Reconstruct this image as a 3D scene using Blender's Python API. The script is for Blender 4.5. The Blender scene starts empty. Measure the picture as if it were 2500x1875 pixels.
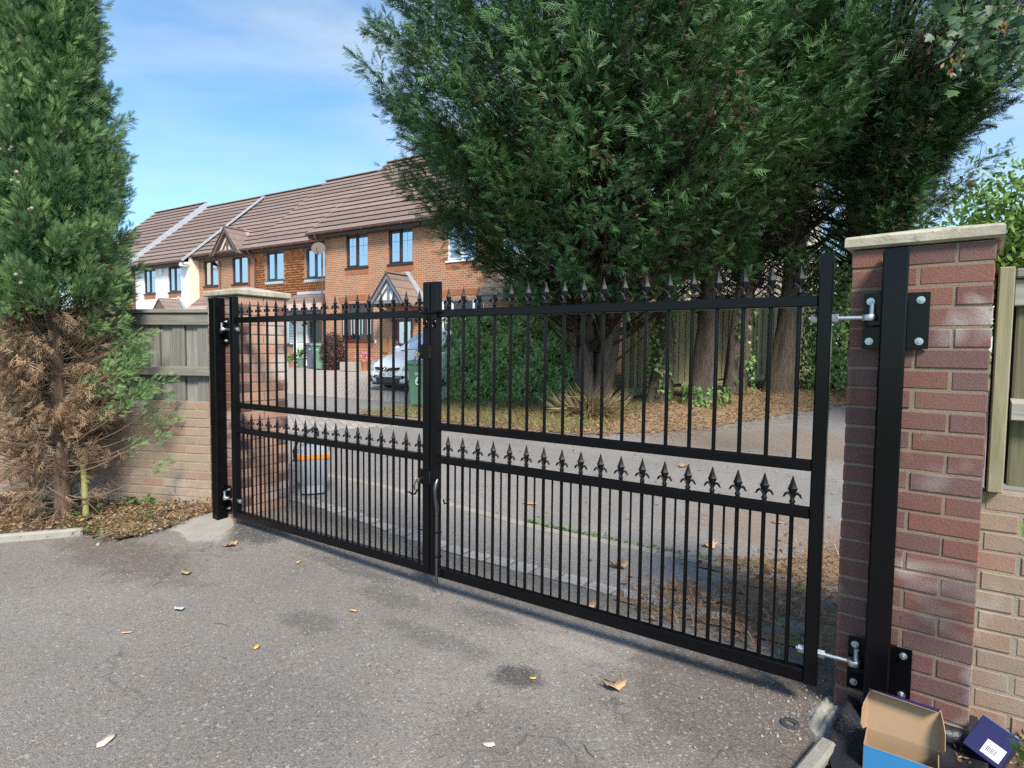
import bpy, bmesh, math, random
import numpy as np
from mathutils import Vector, Matrix
R = math.radians
SC = bpy.context.scene
COL = SC.collection
rng = np.random.default_rng(11)
random.seed(5)

# ------------------------------------------------------------------ camera, sky, sun, exposure
F, YAW, PITCH, ROLL = 1444.03, -0.588623, 0.057345, 0.010977
CAM = Vector((4.1507, -2.5689, 1.4187))
def setup_camera():
    cy, sy, cp, sp = math.cos(YAW), math.sin(YAW), math.cos(PITCH), math.sin(PITCH)
    fw = Vector((sy*cp, cy*cp, -sp)); rt = Vector((cy, -sy, 0)); up = rt.cross(fw)
    cr, sr = math.cos(ROLL), math.sin(ROLL)
    r2 = rt*cr + up*sr; u2 = up*cr - rt*sr
    cd = bpy.data.cameras.new('camera'); cd.sensor_width = 36; cd.lens = 36*F/2500
    cd.clip_start = .02; cd.clip_end = 2000
    co = bpy.data.objects.new('camera', cd); COL.objects.link(co)
    m = Matrix((r2, u2, -fw)).transposed().to_4x4(); m.translation = CAM
    co.matrix_world = m; SC.camera = co
setup_camera()
SUN_AZ, SUN_EL = R(131), R(46)          # azimuth measured from +Y towards +X
SUN_STRENGTH, SUN_ANGLE = 3.1, R(14)
SKY_STRENGTH, EXPOSURE = .110, 1.12
def setup_light():
    w = bpy.data.worlds.new('World'); SC.world = w; w.use_nodes = True
    t = w.node_tree; N = t.nodes; L = t.links; N.clear()
    sky = N.new('ShaderNodeTexSky'); sky.sky_type = 'NISHITA'; sky.sun_disc = False
    sky.sun_elevation = SUN_EL; sky.sun_rotation = SUN_AZ; sky.altitude = 20
    sky.air_density = 1.0; sky.dust_density = .6; sky.ozone_density = 1.6
    tc = N.new('ShaderNodeTexCoord'); mp = N.new('ShaderNodeMapping'); mp.inputs['Scale'].default_value = (1, 1, 2.6)
    mp.inputs['Rotation'].default_value = (0, 0, R(30)); mp.inputs['Location'].default_value = (.35, 1.7, .4)
    L.new(tc.outputs['Generated'], mp.inputs[0])
    n1 = N.new('ShaderNodeTexNoise'); n1.inputs['Scale'].default_value = 1.7; n1.inputs['Detail'].default_value = 8; n1.inputs['Roughness'].default_value = .55
    n1.inputs['Distortion'].default_value = .5
    L.new(mp.outputs[0], n1.inputs['Vector'])
    rp = N.new('ShaderNodeValToRGB'); e = rp.color_ramp.elements
    e[0].position = .44; e[0].color = (0, 0, 0, 1); e[1].position = .76; e[1].color = (1, 1, 1, 1)
    L.new(n1.outputs[0], rp.inputs[0])
    mm = N.new('ShaderNodeMath'); mm.operation = 'MULTIPLY'; mm.inputs[1].default_value = .85; L.new(rp.outputs[0], mm.inputs[0])
    mx = N.new('ShaderNodeMix'); mx.data_type = 'RGBA'
    L.new(mm.outputs[0], mx.inputs[0]); tn = N.new('ShaderNodeMix'); tn.data_type = 'RGBA'; tn.blend_type = 'MULTIPLY'; tn.inputs[0].default_value = 1; tn.inputs[7].default_value = (.74, .98, 1.06, 1); L.new(sky.outputs[0], tn.inputs[6]); L.new(tn.outputs[2], mx.inputs[6]); mx.inputs[7].default_value = (3.5, 3.9, 4.2, 1)
    bg = N.new('ShaderNodeBackground'); bg.inputs[1].default_value = SKY_STRENGTH
    L.new(mx.outputs[2], bg.inputs[0])
    out = N.new('ShaderNodeOutputWorld'); L.new(bg.outputs[0], out.inputs[0])
    sd = bpy.data.lights.new('sun', 'SUN'); sd.energy = SUN_STRENGTH; sd.angle = SUN_ANGLE; sd.color = (1, .93, .82)
    so = bpy.data.objects.new('sun', sd); COL.objects.link(so)
    d = Vector((math.cos(SUN_EL)*math.sin(SUN_AZ), math.cos(SUN_EL)*math.cos(SUN_AZ), math.sin(SUN_EL)))
    so.rotation_euler = d.to_track_quat('Z', 'Y').to_euler(); so.location = d*40
setup_light()
vs = SC.view_settings; vs.view_transform = 'Standard'; vs.look = 'None'; vs.gamma = 1; vs.exposure = EXPOSURE
SC.cycles.use_denoising = False
SC.cycles.max_bounces = 4; SC.cycles.diffuse_bounces = 3; SC.cycles.glossy_bounces = 2; SC.cycles.transmission_bounces = 2

# ------------------------------------------------------------------ materials
class Nt:
    def __init__(s, name):
        s.m = bpy.data.materials.new(name); s.m.use_nodes = True
        s.t = s.m.node_tree; s.t.nodes.clear()
        s.out = s.t.nodes.new('ShaderNodeOutputMaterial')
    def n(s, typ, ins=None, **props):
        nd = s.t.nodes.new('ShaderNode'+typ)
        for k, v in props.items(): setattr(nd, k, v)
        for k, v in (ins or {}).items():
            if isinstance(v, bpy.types.NodeSocket): s.t.links.new(v, nd.inputs[k])
            else: nd.inputs[k].default_value = v
        return nd
    def noise(s, vec, scale, detail=4, rough=.55, dist=0):
        return s.n('TexNoise', {'Vector': vec, 'Scale': scale, 'Detail': detail, 'Roughness': rough, 'Distortion': dist}).outputs[0]
    def ramp(s, fac, stops):
        nd = s.n('ValToRGB', {0: fac}); e = nd.color_ramp.elements
        while len(e) < len(stops): e.new(.5)
        for q, (p, c) in zip(e, stops):
            q.position = p; q.color = (*c, 1) if not isinstance(c, (int, float)) else (c, c, c, 1)
        return nd.outputs[0]
    def mix(s, f, a, b, mode='MIX'):
        nd = s.n('Mix', data_type='RGBA', blend_type=mode)
        for i, v in ((0, f), (6, a), (7, b)):
            if isinstance(v, bpy.types.NodeSocket): s.t.links.new(v, nd.inputs[i])
            else: nd.inputs[i].default_value = v if i == 0 else (*v, 1)
        return nd.outputs[2]
    def math(s, op, a, b=0., c=0.):
        return s.n('Math', {0: a, 1: b, 2: c}, operation=op).outputs[0]
    def obj(s): return s.n('TexCoord').outputs['Object']
    def rnd(s): return s.n('ObjectInfo').outputs['Random']
    def mapping(s, vec, sc=(1, 1, 1), loc=(0, 0, 0), rot=(0, 0, 0)):
        return s.n('Mapping', {0: vec, 'Scale': sc, 'Location': loc, 'Rotation': rot}).outputs[0]
    def bsdf(s, col, rough=.6, metal=0., bump=None, bstr=.3, bdist=.01, spec=.5, **kw):
        b = s.n('BsdfPrincipled')
        for k, v in (('Base Color', col), ('Roughness', rough), ('Metallic', metal), ('Specular IOR Level', spec)):
            if isinstance(v, bpy.types.NodeSocket): s.t.links.new(v, b.inputs[k])
            else: b.inputs[k].default_value = (*v, 1) if k == 'Base Color' else v
        for k, v in kw.items(): b.inputs[k.replace('_', ' ')].default_value = v
        if bump is not None:
            bp = s.n('Bump', {'Height': bump, 'Strength': bstr, 'Distance': bdist}); s.t.links.new(bp.outputs[0], b.inputs['Normal'])
        s.t.links.new(b.outputs[0], s.out.inputs[0]); return b

def mat_plain(name, col, rough=.5, metal=0., var=.15, scale=12., bstr=.15, bdist=.002, spec=.5, rv=0.):
    s = Nt(name); o = s.obj(); n = s.noise(o, scale, 6)
    c = s.mix(n, tuple(x*(1-var) for x in col), tuple(min(1, x*(1+var)) for x in col))
    if rv:
        k = s.math('MULTIPLY_ADD', s.rnd(), rv*2, 1-rv)
        cc = s.n('CombineColor', {0: k, 1: k, 2: k}).outputs[0]; c = s.mix(1., c, cc, 'MULTIPLY')
    s.bsdf(c, rough, metal, s.noise(o, scale*6, 4), bstr, bdist, spec); return s.m

def mat_brick_piece(name, cols, white=.0, rough=.85, dirt=(.25, .24, .2)):
    """one brick per object: colour picked by the object's random number, with grain, pits and lime bloom"""
    s = Nt(name); o = s.obj(); r = s.rnd()
    geo = s.n('NewGeometry').outputs['Position']
    st = [((i+.5)/len(cols), c) for i, c in enumerate(cols)]
    base = s.ramp(r, st)
    off = s.n('VectorMath', {0: o, 1: s.n('CombineXYZ', {0: s.math('MULTIPLY', r, 37.), 1: s.math('MULTIPLY', r, 91.), 2: r}).outputs[0]}, operation='ADD').outputs[0]
    n1 = s.noise(off, 14, 6, .65); c = s.mix(s.math('MULTIPLY', n1, .5), base, tuple(x*.5 for x in dirt))
    n2 = s.noise(off, 150, 4, .75); c = s.mix(s.ramp(n2, [(.45, 0.), (.8, .25)]), c, (.40, .26, .21))
    pit = s.ramp(s.noise(off, 90, 2), [(.22, 0.), (.29, 1.)]); c = s.mix(pit, (.07, .05, .045), c)
    if white:
        w = s.noise(geo, 2.6, 3, .5, .4); w2 = s.ramp(w, [(.555, 0.), (.70, white)])
        c = s.mix(w2, c, (.55, .53, .5))
    s.bsdf(c, rough, 0, s.math('ADD', n2, s.math('MULTIPLY', pit, 1.5)), .8, .004, .2); return s.m

def mat_mortar(name, col=(.36, .31, .23)):
    s = Nt(name); o = s.obj(); n = s.noise(o, 30, 6, .7)
    s.bsdf(s.mix(n, tuple(x*.6 for x in col), tuple(x*1.25 for x in col)), .95, 0, s.noise(o, 160, 3), .6, .004, .2); return s.m

def mat_house_brick(name, c1, c2, mortar, w=.225, h=.075):
    s = Nt(name); o = s.obj(); sp = s.n('SeparateXYZ', {0: o})
    v = s.n('CombineXYZ', {0: s.math('ADD', sp.outputs[0], sp.outputs[1]), 1: sp.outputs[2], 2: 0.}).outputs[0]
    b = s.n('TexBrick', {'Vector': v, 'Color1': (*c1, 1), 'Color2': (*c2, 1), 'Mortar': (*mortar, 1), 'Scale': 1., 'Mortar Size': .010, 'Mortar Smooth': .2,
                         'Bias': -.1, 'Brick Width': w, 'Row Height': h}); b.offset = .5
    n = s.noise(o, .9, 5); c = s.mix(s.math('MULTIPLY', n, .45), b.outputs[0], tuple(x*.55 for x in c1))
    c = s.mix(s.ramp(s.noise(o, 40, 3), [(.4, 0.), (.8, .35)]), c, tuple(x*.5 for x in c2))
    s.bsdf(c, .9, 0, b.outputs[1], -.5, .006, .2); return s.m

def mat_wood(name, c1, c2, axis=2, rough=.85, green=0.):
    s = Nt(name); o = s.obj(); r = s.rnd()
    sc = [14, 14, 14]; sc[axis] = .8
    off = s.n('VectorMath', {0: o, 1: s.n('CombineXYZ', {0: s.math('MULTIPLY', r, 17.), 1: s.math('MULTIPLY', r, 9.), 2: r}).outputs[0]}, operation='ADD').outputs[0]
    v = s.mapping(off, tuple(sc)); n = s.noise(v, 3, 8, .65, .6)
    c = s.mix(s.ramp(n, [(.3, 0.), (.7, 1.)]), c1, c2)
    k = s.math('MULTIPLY_ADD', r, .7, .62); cc = s.n('CombineColor', {0: k, 1: k, 2: k}).outputs[0]; c = s.mix(1., c, cc, 'MULTIPLY')
    if green: c = s.mix(s.ramp(s.noise(o, 2.2, 4), [(.45, 0.), (.75, green)]), c, (.13, .15, .06))
    s.bsdf(c, rough, 0, n, .5, .004, .2); return s.m

def mat_leaf(name, c1, c2, trans=.25, rough=.55, dead=None):
    s = Nt(name)
    a = s.n('Attribute', attribute_name='tint').outputs['Fac']
    st = [(0., tuple(c1)), (.85 if dead else 1., tuple(c2))]
    if dead: st += [(.93, tuple(dead)), (1., tuple(dead))]
    c = s.ramp(a, st)
    b = s.bsdf(c, rough, spec=.3)
    if not trans: return s.m
    tr = s.n('BsdfTranslucent', {0: c}); mx = s.n('MixShader', {0: trans, 1: b.outputs[0], 2: tr.outputs[0]})
    s.t.links.new(mx.outputs[0], s.out.inputs[0]); return s.m

def mat_asphalt(name, base, light, dark, stains=(), warm=(.2, .15, .1), warmamt=.35):
    s = Nt(name); o = s.obj()
    big = s.noise(o, .55, 6, .6, .6); mid = s.noise(o, 5, 6, .65)
    c = s.mix(s.ramp(big, [(.3, 0.), (.7, 1.)]), tuple(x*.78 for x in base), tuple(x*1.16 for x in base))
    c = s.mix(s.math('MULTIPLY', s.ramp(mid, [(.4, 0.), (.75, 1.)]), warmamt), c, warm)
    for (x, y, rx, ry, amt, col) in stains:
        d = s.n('VectorMath', {0: s.mapping(o, (1/rx, 1/ry, 0), (-x/rx, -y/ry, 0))}, operation='LENGTH').outputs['Value']
        d = s.math('ADD', d, s.math('MULTIPLY_ADD', s.noise(o, 6, 8, .72), 1.7, -.85))
        c = s.mix(s.ramp(d, [(.55, amt), (1.15, 0.)]), c, col)
    v1 = s.n('TexVoronoi', {'Vector': o, 'Scale': 230.}); v2 = s.n('TexVoronoi', {'Vector': o, 'Scale': 105.})
    k1 = s.n('SeparateColor', {0: v1.outputs['Color']}).outputs[0]; k2 = s.n('SeparateColor', {0: v2.outputs['Color']}).outputs[1]
    c = s.mix(s.ramp(k1, [(.0, .55), (.3, 0.)]), c, dark)
    c = s.mix(s.ramp(k1, [(.66, 0.), (1., .40)]), c, light)
    c = s.mix(s.ramp(k2, [(.95, 0.), (1., .5)]), c, tuple(x*1.2 for x in light))
    c = s.mix(s.ramp(k2, [(.0, .6), (.06, 0.)]), c, dark)
    wv = s.n('VectorMath', {0: o, 1: s.n('VectorMath', {0: s.n('TexNoise', {'Vector': o, 'Scale': 2.3, 'Detail': 5.}).outputs['Color'], 'Scale': .6}, operation='SCALE').outputs[0]}, operation='ADD').outputs[0]
    ck = s.n('TexVoronoi', {'Vector': wv, 'Scale': .75}, feature='DISTANCE_TO_EDGE').outputs['Distance']
    c = s.mix(s.math('MULTIPLY', s.ramp(ck, [(.0, 1.), (.006, 0.)]), s.ramp(s.noise(o, .9, 2), [(.5, 0.), (.62, .55)])), c, dark)
    c = s.mix(s.ramp(s.noise(o, 1.6, 7, .7, 1.2), [(.55, 0.), (.75, .38)]), c, tuple(x*.62 for x in base))
    h = s.math('ADD', s.math('MULTIPLY', v1.outputs['Distance'], -1.), s.noise(o, 40, 4))
    s.bsdf(c, .85, 0, h, .6, .006, .3); return s.m

def mat_metal(name, col, rough=.3, metal=1., bstr=.08, scale=60):
    s = Nt(name); o = s.obj(); n = s.noise(o, scale, 4)
    s.bsdf(s.mix(n, tuple(x*.75 for x in col), tuple(min(1, x*1.15) for x in col)), s.ramp(n, [(.2, rough*.8), (.8, min(1, rough*1.3))]), metal, n, bstr, .001); return s.m

M = {}
M['black'] = mat_plain('black_gloss_paint', (.0032, .0032, .0042), .22, var=.25, scale=25, bstr=.05, bdist=.0006, spec=.2)
M['black_cast'] = mat_plain('black_cast_paint', (.004, .004, .005), .5, var=.25, scale=40, bstr=.1, bdist=.0008, spec=.25)
M['zinc'] = mat_metal('zinc_plated_steel', (.56, .58, .6), .38)
M['steel'] = mat_metal('bare_steel', (.16, .165, .175), .38)
M['brass'] = mat_metal('lock_metal', (.55, .47, .33), .3)
M['pier'] = mat_brick_piece('pier_brick', [(.19, .068, .062), (.15, .066, .068), (.22, .076, .058), (.165, .068, .066), (.25, .094, .066), (.16, .076, .076)], white=.75)
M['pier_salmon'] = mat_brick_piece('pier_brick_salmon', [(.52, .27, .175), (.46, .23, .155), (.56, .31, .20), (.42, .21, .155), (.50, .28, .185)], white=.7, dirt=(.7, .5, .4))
M['buff'] = mat_brick_piece('buff_brick', [(.38, .275, .20), (.345, .25, .185), (.36, .205, .15), (.40, .295, .215), (.31, .235, .18), (.37, .26, .19)], white=.3, dirt=(.22, .21, .17))
M['mortar'] = mat_mortar('pier_mortar', (.245, .195, .14)); M['mortar_dark'] = mat_mortar('wall_mortar', (.30, .26, .20))
def mat_cap():
    s = Nt('cast_stone'); o = s.obj(); n = s.noise(o, 7, 7, .65); n2 = s.noise(o, 90, 3)
    c = s.mix(s.ramp(n, [(.3, 0.), (.7, 1.)]), (.33, .295, .22), (.50, .455, .36))
    c = s.mix(s.ramp(s.noise(o, 26, 5, .7), [(.54, 0.), (.66, .7)]), c, (.2, .19, .13))
    c = s.mix(s.ramp(n2, [(.66, 0.), (.74, .8)]), c, (.66, .64, .57))
    s.bsdf(c, .95, 0, s.math('ADD', n, n2), .5, .004, .2); return s.m
M['cap'] = mat_cap()
M['wood_grey'] = mat_wood('weathered_fence_wood', (.16, .152, .14), (.32, .305, .285), 2, green=.12)
M['wood_rail'] = mat_wood('fence_rail_wood', (.17, .162, .145), (.30, .285, .255), 0, green=.25)
M['wood_olive'] = mat_wood('treated_fence_wood', (.155, .14, .09), (.26, .235, .155), 2, green=.45)
M['wood_far'] = mat_wood('far_fence_wood', (.28, .24, .13), (.46, .41, .25), 2, green=.25)
M['house_brick'] = mat_house_brick('house_brick', (.45, .19, .095), (.29, .12, .07), (.58, .47, .35))
M['house_brick_b'] = mat_house_brick('house_brick_brown', (.40, .185, .10), (.25, .115, .07), (.55, .44, .32))
M['render'] = mat_plain('white_render', (.78, .78, .78), .9, var=.05, scale=3, bstr=.2)
M['cream'] = mat_plain('cream_render', (.74, .68, .54), .9, var=.07, scale=3, bstr=.2)
def mat_tile():
    s = Nt('roof_tile'); o = s.obj(); r = s.rnd()
    v = s.n('VectorMath', {0: o, 1: s.n('CombineXYZ', {0: s.math('MULTIPLY', r, 53.), 1: s.math('MULTIPLY', r, 19.), 2: 0.}).outputs[0]}, operation='ADD').outputs[0]
    n = s.noise(v, 5, 6, .65); c = s.mix(s.ramp(n, [(.3, 0.), (.7, 1.)]), (.42, .30, .26), (.55, .405, .355))
    b = s.n('TexBrick', {'Vector': s.mapping(o, (1, .01, 1)), 'Color1': (1, 1, 1, 1), 'Color2': (.82, .82, .82, 1), 'Mortar': (.45, .45, .45, 1), 'Scale': 1., 'Brick Width': .3, 'Row Height': .9, 'Mortar Size': .006})
    c = s.mix(1., c, b.outputs[0], 'MULTIPLY')
    c = s.mix(s.ramp(s.noise(v, 2.2, 5, .7), [(.58, 0.), (.78, .55)]), c, (.30, .25, .15))
    k = s.math('MULTIPLY_ADD', r, .24, .88); cc = s.n('CombineColor', {0: k, 1: k, 2: k}).outputs[0]; c = s.mix(1., c, cc, 'MULTIPLY')
    s.bsdf(c, .9, 0, n, .4, .01, .2); return s.m
M['tile'] = mat_tile()
def mat_hung():
    s = Nt('hung_clay_tile'); o = s.obj(); a = s.n('Attribute', attribute_name='tint').outputs['Fac']
    c = s.ramp(a, [(0., (.32, .11, .05)), (.5, (.46, .18, .075)), (1., (.54, .25, .115))])
    s.bsdf(s.mix(s.math('MULTIPLY', s.noise(o, 14, 4), .5), c, (.2, .09, .05)), .9, 0, s.noise(o, 60, 3), .3, .004, .2); return s.m
M['hung'] = mat_hung()
M['tile_dark'] = mat_plain('weathered_porch_tile', (.20, .15, .125), .9, var=.35, scale=7, bstr=.4, bdist=.008, rv=.15)
M['lead'] = mat_plain('lead_flashing', (.42, .45, .50), .55, var=.2, scale=6)
M['fascia'] = mat_plain('dark_brown_timber', (.055, .035, .03), .55, var=.3)
M['gutter'] = mat_plain('brown_plastic_gutter', (.16, .075, .06), .4, var=.15)
M['frame_dk'] = mat_plain('dark_window_frame', (.035, .022, .028), .4, var=.2)
M['frame_red'] = mat_plain('mahogany_frame', (.085, .03, .035), .4, var=.2)
M['frame_blue'] = mat_plain('navy_frame', (.035, .05, .085), .4, var=.2)
M['frame_wh'] = mat_plain('white_window_frame', (.78, .79, .82), .4, var=.04)
def mat_glass():
    s = Nt('window_glass'); o = s.obj(); n = s.noise(o, 1.3, 2)
    s.bsdf((.60, .68, .76), .03, 1., n, .04, .02); return s.m
M['glass'] = mat_glass(); M['glazing'] = mat_plain('grey_glazing_bar', (.30, .36, .45), .4, var=.1)
def mat_glass_dark():
    s = Nt('dark_glass'); o = s.obj(); b = s.bsdf((.012, .014, .016), .04, 0., s.noise(o, 1.3, 2), .03, .02, .8); return s.m
M['glass_dark'] = mat_glass_dark()
M['glass_car'] = mat_plain('sky_pale_windscreen', (.62, .67, .76), .12, .35, var=.05, scale=2)  # windscreen: reflected sky partly put into the pale base colour
M['curtain'] = mat_plain('net_curtain', (.38, .40, .42), .9, var=.12, scale=18)
M['timber'] = mat_plain('brown_gable_timber', (.13, .085, .07), .7, var=.25)
M['timber_grey'] = mat_plain('grey_porch_timber', (.16, .165, .185), .6, var=.2)
M['bin_green'] = mat_plain('green_bin_plastic', (.13, .27, .17), .42, var=.12, scale=5)
M['bin_grey'] = mat_plain('slate_bin_plastic', (.11, .12, .165), .42, var=.12, scale=5)
M['rubber'] = mat_plain('black_rubber', (.018, .018, .018), .75, var=.3)
M['white'] = mat_plain('white_print', (.8, .8, .8), .5, var=.03)
M['text_blk'] = mat_plain('black_print', (.012, .012, .012), .5, var=.1)
M['plate_blue'] = mat_plain('plate_blue', (.02, .06, .35), .4, var=.1)
def mat_car():
    s = Nt('silver_car_paint'); o = s.obj()
    s.bsdf((.92, .905, .88), .30, .0, s.noise(o, 300, 2), .03, .0005, .5, Coat_Weight=.2, Coat_Roughness=.1); return s.m
M['car'] = mat_car()
M['chrome'] = mat_metal('chrome', (.75, .76, .78), .12, 1., .02)
M['lamp'] = mat_plain('headlamp_lens', (.55, .58, .6), .08, .4, var=.25, scale=20)
M['bark'] = None
def mat_bark(name, c1, c2):
    s = Nt(name); o = s.obj(); v = s.mapping(o, (11, 11, 1.3)); n = s.noise(v, 2.2, 9, .75, 1.0)
    s.bsdf(s.mix(s.ramp(n, [(.3, 0.), (.72, 1.)]), c1, c2), .95, 0, n, 1., .05, .15); return s.m
M['bark'] = mat_bark('conifer_bark', (.042, .034, .028), (.185, .15, .118))
M['branch'] = mat_bark('conifer_branch_bark', (.03, .022, .018), (.085, .062, .048))
M['bark_cyp'] = mat_bark('cypress_bark', (.11, .07, .05), (.27, .19, .14))
M['twig'] = mat_plain('dry_twig', (.20, .145, .10), .95, var=.4, scale=9)
M['ley'] = mat_leaf('conifer_foliage', (.025, .072, .030), (.112, .225, .062), 0., .6)
M['ley_brown'] = mat_leaf('dead_conifer_foliage', (.05, .034, .02), (.15, .085, .05), 0.)
M['cyp'] = mat_leaf('cypress_foliage', (.05, .115, .055), (.25, .39, .145), .18)
M['cyp_brown'] = mat_leaf('dead_cypress_foliage', (.15, .09, .055), (.44, .29, .175), .2)
M['cone'] = mat_plain('cypress_cone', (.34, .28, .22), .9, var=.3, scale=60)
M['ivy'] = mat_leaf('ivy_leaf', (.075, .165, .048), (.30, .45, .14), .2, .38, dead=(.32, .27, .06))
M['syc'] = mat_leaf('sycamore_leaf', (.035, .085, .045), (.085, .155, .055), .3, .45)
M['samara'] = mat_leaf('sycamore_seed', (.30, .17, .07), (.45, .30, .15), .3)
M['lime'] = mat_leaf('light_green_leaf', (.085, .17, .03), (.20, .33, .07), .35)
M['litter'] = mat_leaf('leaf_litter', (.13, .07, .035), (.38, .24, .125), .1, .8)
M['needle'] = mat_leaf('needle_litter', (.16, .08, .045), (.43, .26, .15), .05, .9)
M['straw'] = mat_leaf('dry_grass', (.20, .15, .07), (.42, .35, .19), .2, .8)
M['grass'] = mat_leaf('short_grass', (.07, .10, .025), (.34, .30, .13), .2, .8)
M['weed'] = mat_leaf('weed_leaf', (.05, .13, .03), (.15, .28, .07), .25)
M['copper'] = mat_leaf('dark_copper_leaf', (.05, .025, .025), (.17, .085, .075), .15)
M['leaf_tan'] = mat_plain('dry_leaf_tan', (.46, .30, .16), .8, var=.25, scale=40, rv=.15)
M['leaf_pink'] = mat_plain('dry_leaf_pink', (.62, .40, .28), .8, var=.15, scale=40)
M['leaf_pale'] = mat_plain('dry_leaf_pale', (.66, .56, .42), .8, var=.15, scale=40)
M['paper'] = mat_plain('pale_plastic', (.62, .66, .74), .4, var=.1)
M['leaf_yel'] = mat_plain('dry_leaf_yellow', (.55, .38, .10), .8, var=.2, scale=40)
M['card'] = mat_plain('brown_cardboard', (.34, .225, .13), .9, var=.08, scale=30, bstr=.2)
M['box_blue'] = mat_plain('light_blue_print', (.035, .20, .42), .45, var=.05)
M['box_navy'] = mat_plain('navy_print', (.018, .018, .085), .4, var=.1)
M['sheet'] = mat_plain('black_plastic_sheet', (.022, .022, .027), .38, var=.3, scale=10, bstr=.6, bdist=.01)
M['vac_grey'] = mat_plain('grey_vacuum_plastic', (.33, .36, .42), .4, var=.06, scale=4)
M['orange'] = mat_plain('orange_plastic', (.75, .28, .03), .4, var=.08)
M['concrete'] = mat_plain('pale_concrete', (.30, .28, .24), .9, var=.22, scale=14, bstr=.5, bdist=.006)
M['haunch'] = mat_plain('rough_concrete', (.275, .25, .22), .95, var=.3, scale=9, bstr=.6, bdist=.008)
M['edging'] = mat_plain('weathered_edging', (.25, .235, .195), .95, var=.35, scale=22, bstr=.7, bdist=.008)
M['granite'] = mat_plain('granite_sett', (.33, .315, .29), .85, var=.25, scale=30, bstr=.5, bdist=.005, rv=.15)
M['gravel'] = mat_plain('gravel_stone', (.33, .30, .27), .9, var=.35, scale=20)
M['pavblock'] = mat_plain('paving_block', (.31, .275, .245), .9, var=.2, scale=24, bstr=.4, bdist=.004, rv=.16)
def mat_paving():
    s = Nt('block_paving'); o = s.obj()
    b = s.n('TexBrick', {'Vector': s.mapping(o, rot=(0, 0, R(45))), 'Color1': (.42, .355, .31, 1), 'Color2': (.34, .285, .255, 1), 'Mortar': (.17, .15, .13, 1), 'Scale': 1., 'Brick Width': .21, 'Row Height': .105, 'Mortar Size': .007})
    c = s.mix(s.math('MULTIPLY', s.noise(o, .8, 5), .5), b.outputs[0], (.28, .25, .225))
    s.bsdf(c, .9, 0, b.outputs[1], -.4, .005, .2); return s.m
M['paving'] = mat_paving()
def mat_soil(name, c1, c2, sc=6):
    s = Nt(name); o = s.obj(); n = s.noise(o, sc, 8, .7); n2 = s.noise(o, 60, 4, .7)
    c = s.mix(s.ramp(n, [(.3, 0.), (.7, 1.)]), c1, c2); c = s.mix(s.ramp(n2, [(.5, 0.), (.7, .6)]), c, tuple(x*1.7 for x in c2))
    s.bsdf(c, .95, 0, s.math('ADD', n, n2), .8, .02, .15); return s.m
M['soil'] = mat_soil('bed_soil', (.075, .055, .04), (.17, .125, .085))
M['verge'] = mat_soil('dry_verge', (.16, .11, .07), (.32, .225, .14), 3)
M['field'] = mat_soil('far_ground', (.08, .10, .04), (.16, .16, .07), .6)
DK = (.075, .07, .066)
M['asphalt'] = mat_asphalt('driveway_asphalt', (.215, .192, .173), (.42, .39, .35), (.06, .056, .053), stains=[
    (.15, -.02, .36, .2, .95, (.06, .056, .053)), (2.8, -.47, .15, .11, .85, (.05, .047, .046)), (3.75, -.15, .75, .55, .62, (.085, .062, .05)), (-.2, -.75, 1.0, .3, .6, (.10, .072, .056)),
    (1.6, -.66, .22, .12, .5, DK), (1.25, -.03, .5, .09, .62, DK), (1.75, -.2, .35, .12, .45, DK), (2.3, -.42, .45, .1, .45, DK), (2.35, -.08, .28, .1, .5, DK),
    (2.2, -1.2, .5, .35, .25, (.11, .1, .095)), (-.25, -.18, .35, .16, .75, (.42, .38, .32)), (3.1, -.9, .5, .3, .35, (.10, .082, .072)), (2.9, -.1, .35, .07, .4, (.34, .31, .27)), (3.35, .05, .35, .1, .3, (.075, .06, .05))])
M['lane'] = mat_asphalt('lane_asphalt', (.245, .23, .218), (.44, .42, .40), (.075, .075, .075), warm=(.24, .17, .11), warmamt=.25,
    stains=[(2.6, 7.2, 3.2, 1.4, .55, (.20, .13, .075)), (3.3, 2.6, .9, .7, .5, (.22, .13, .07))])

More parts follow.
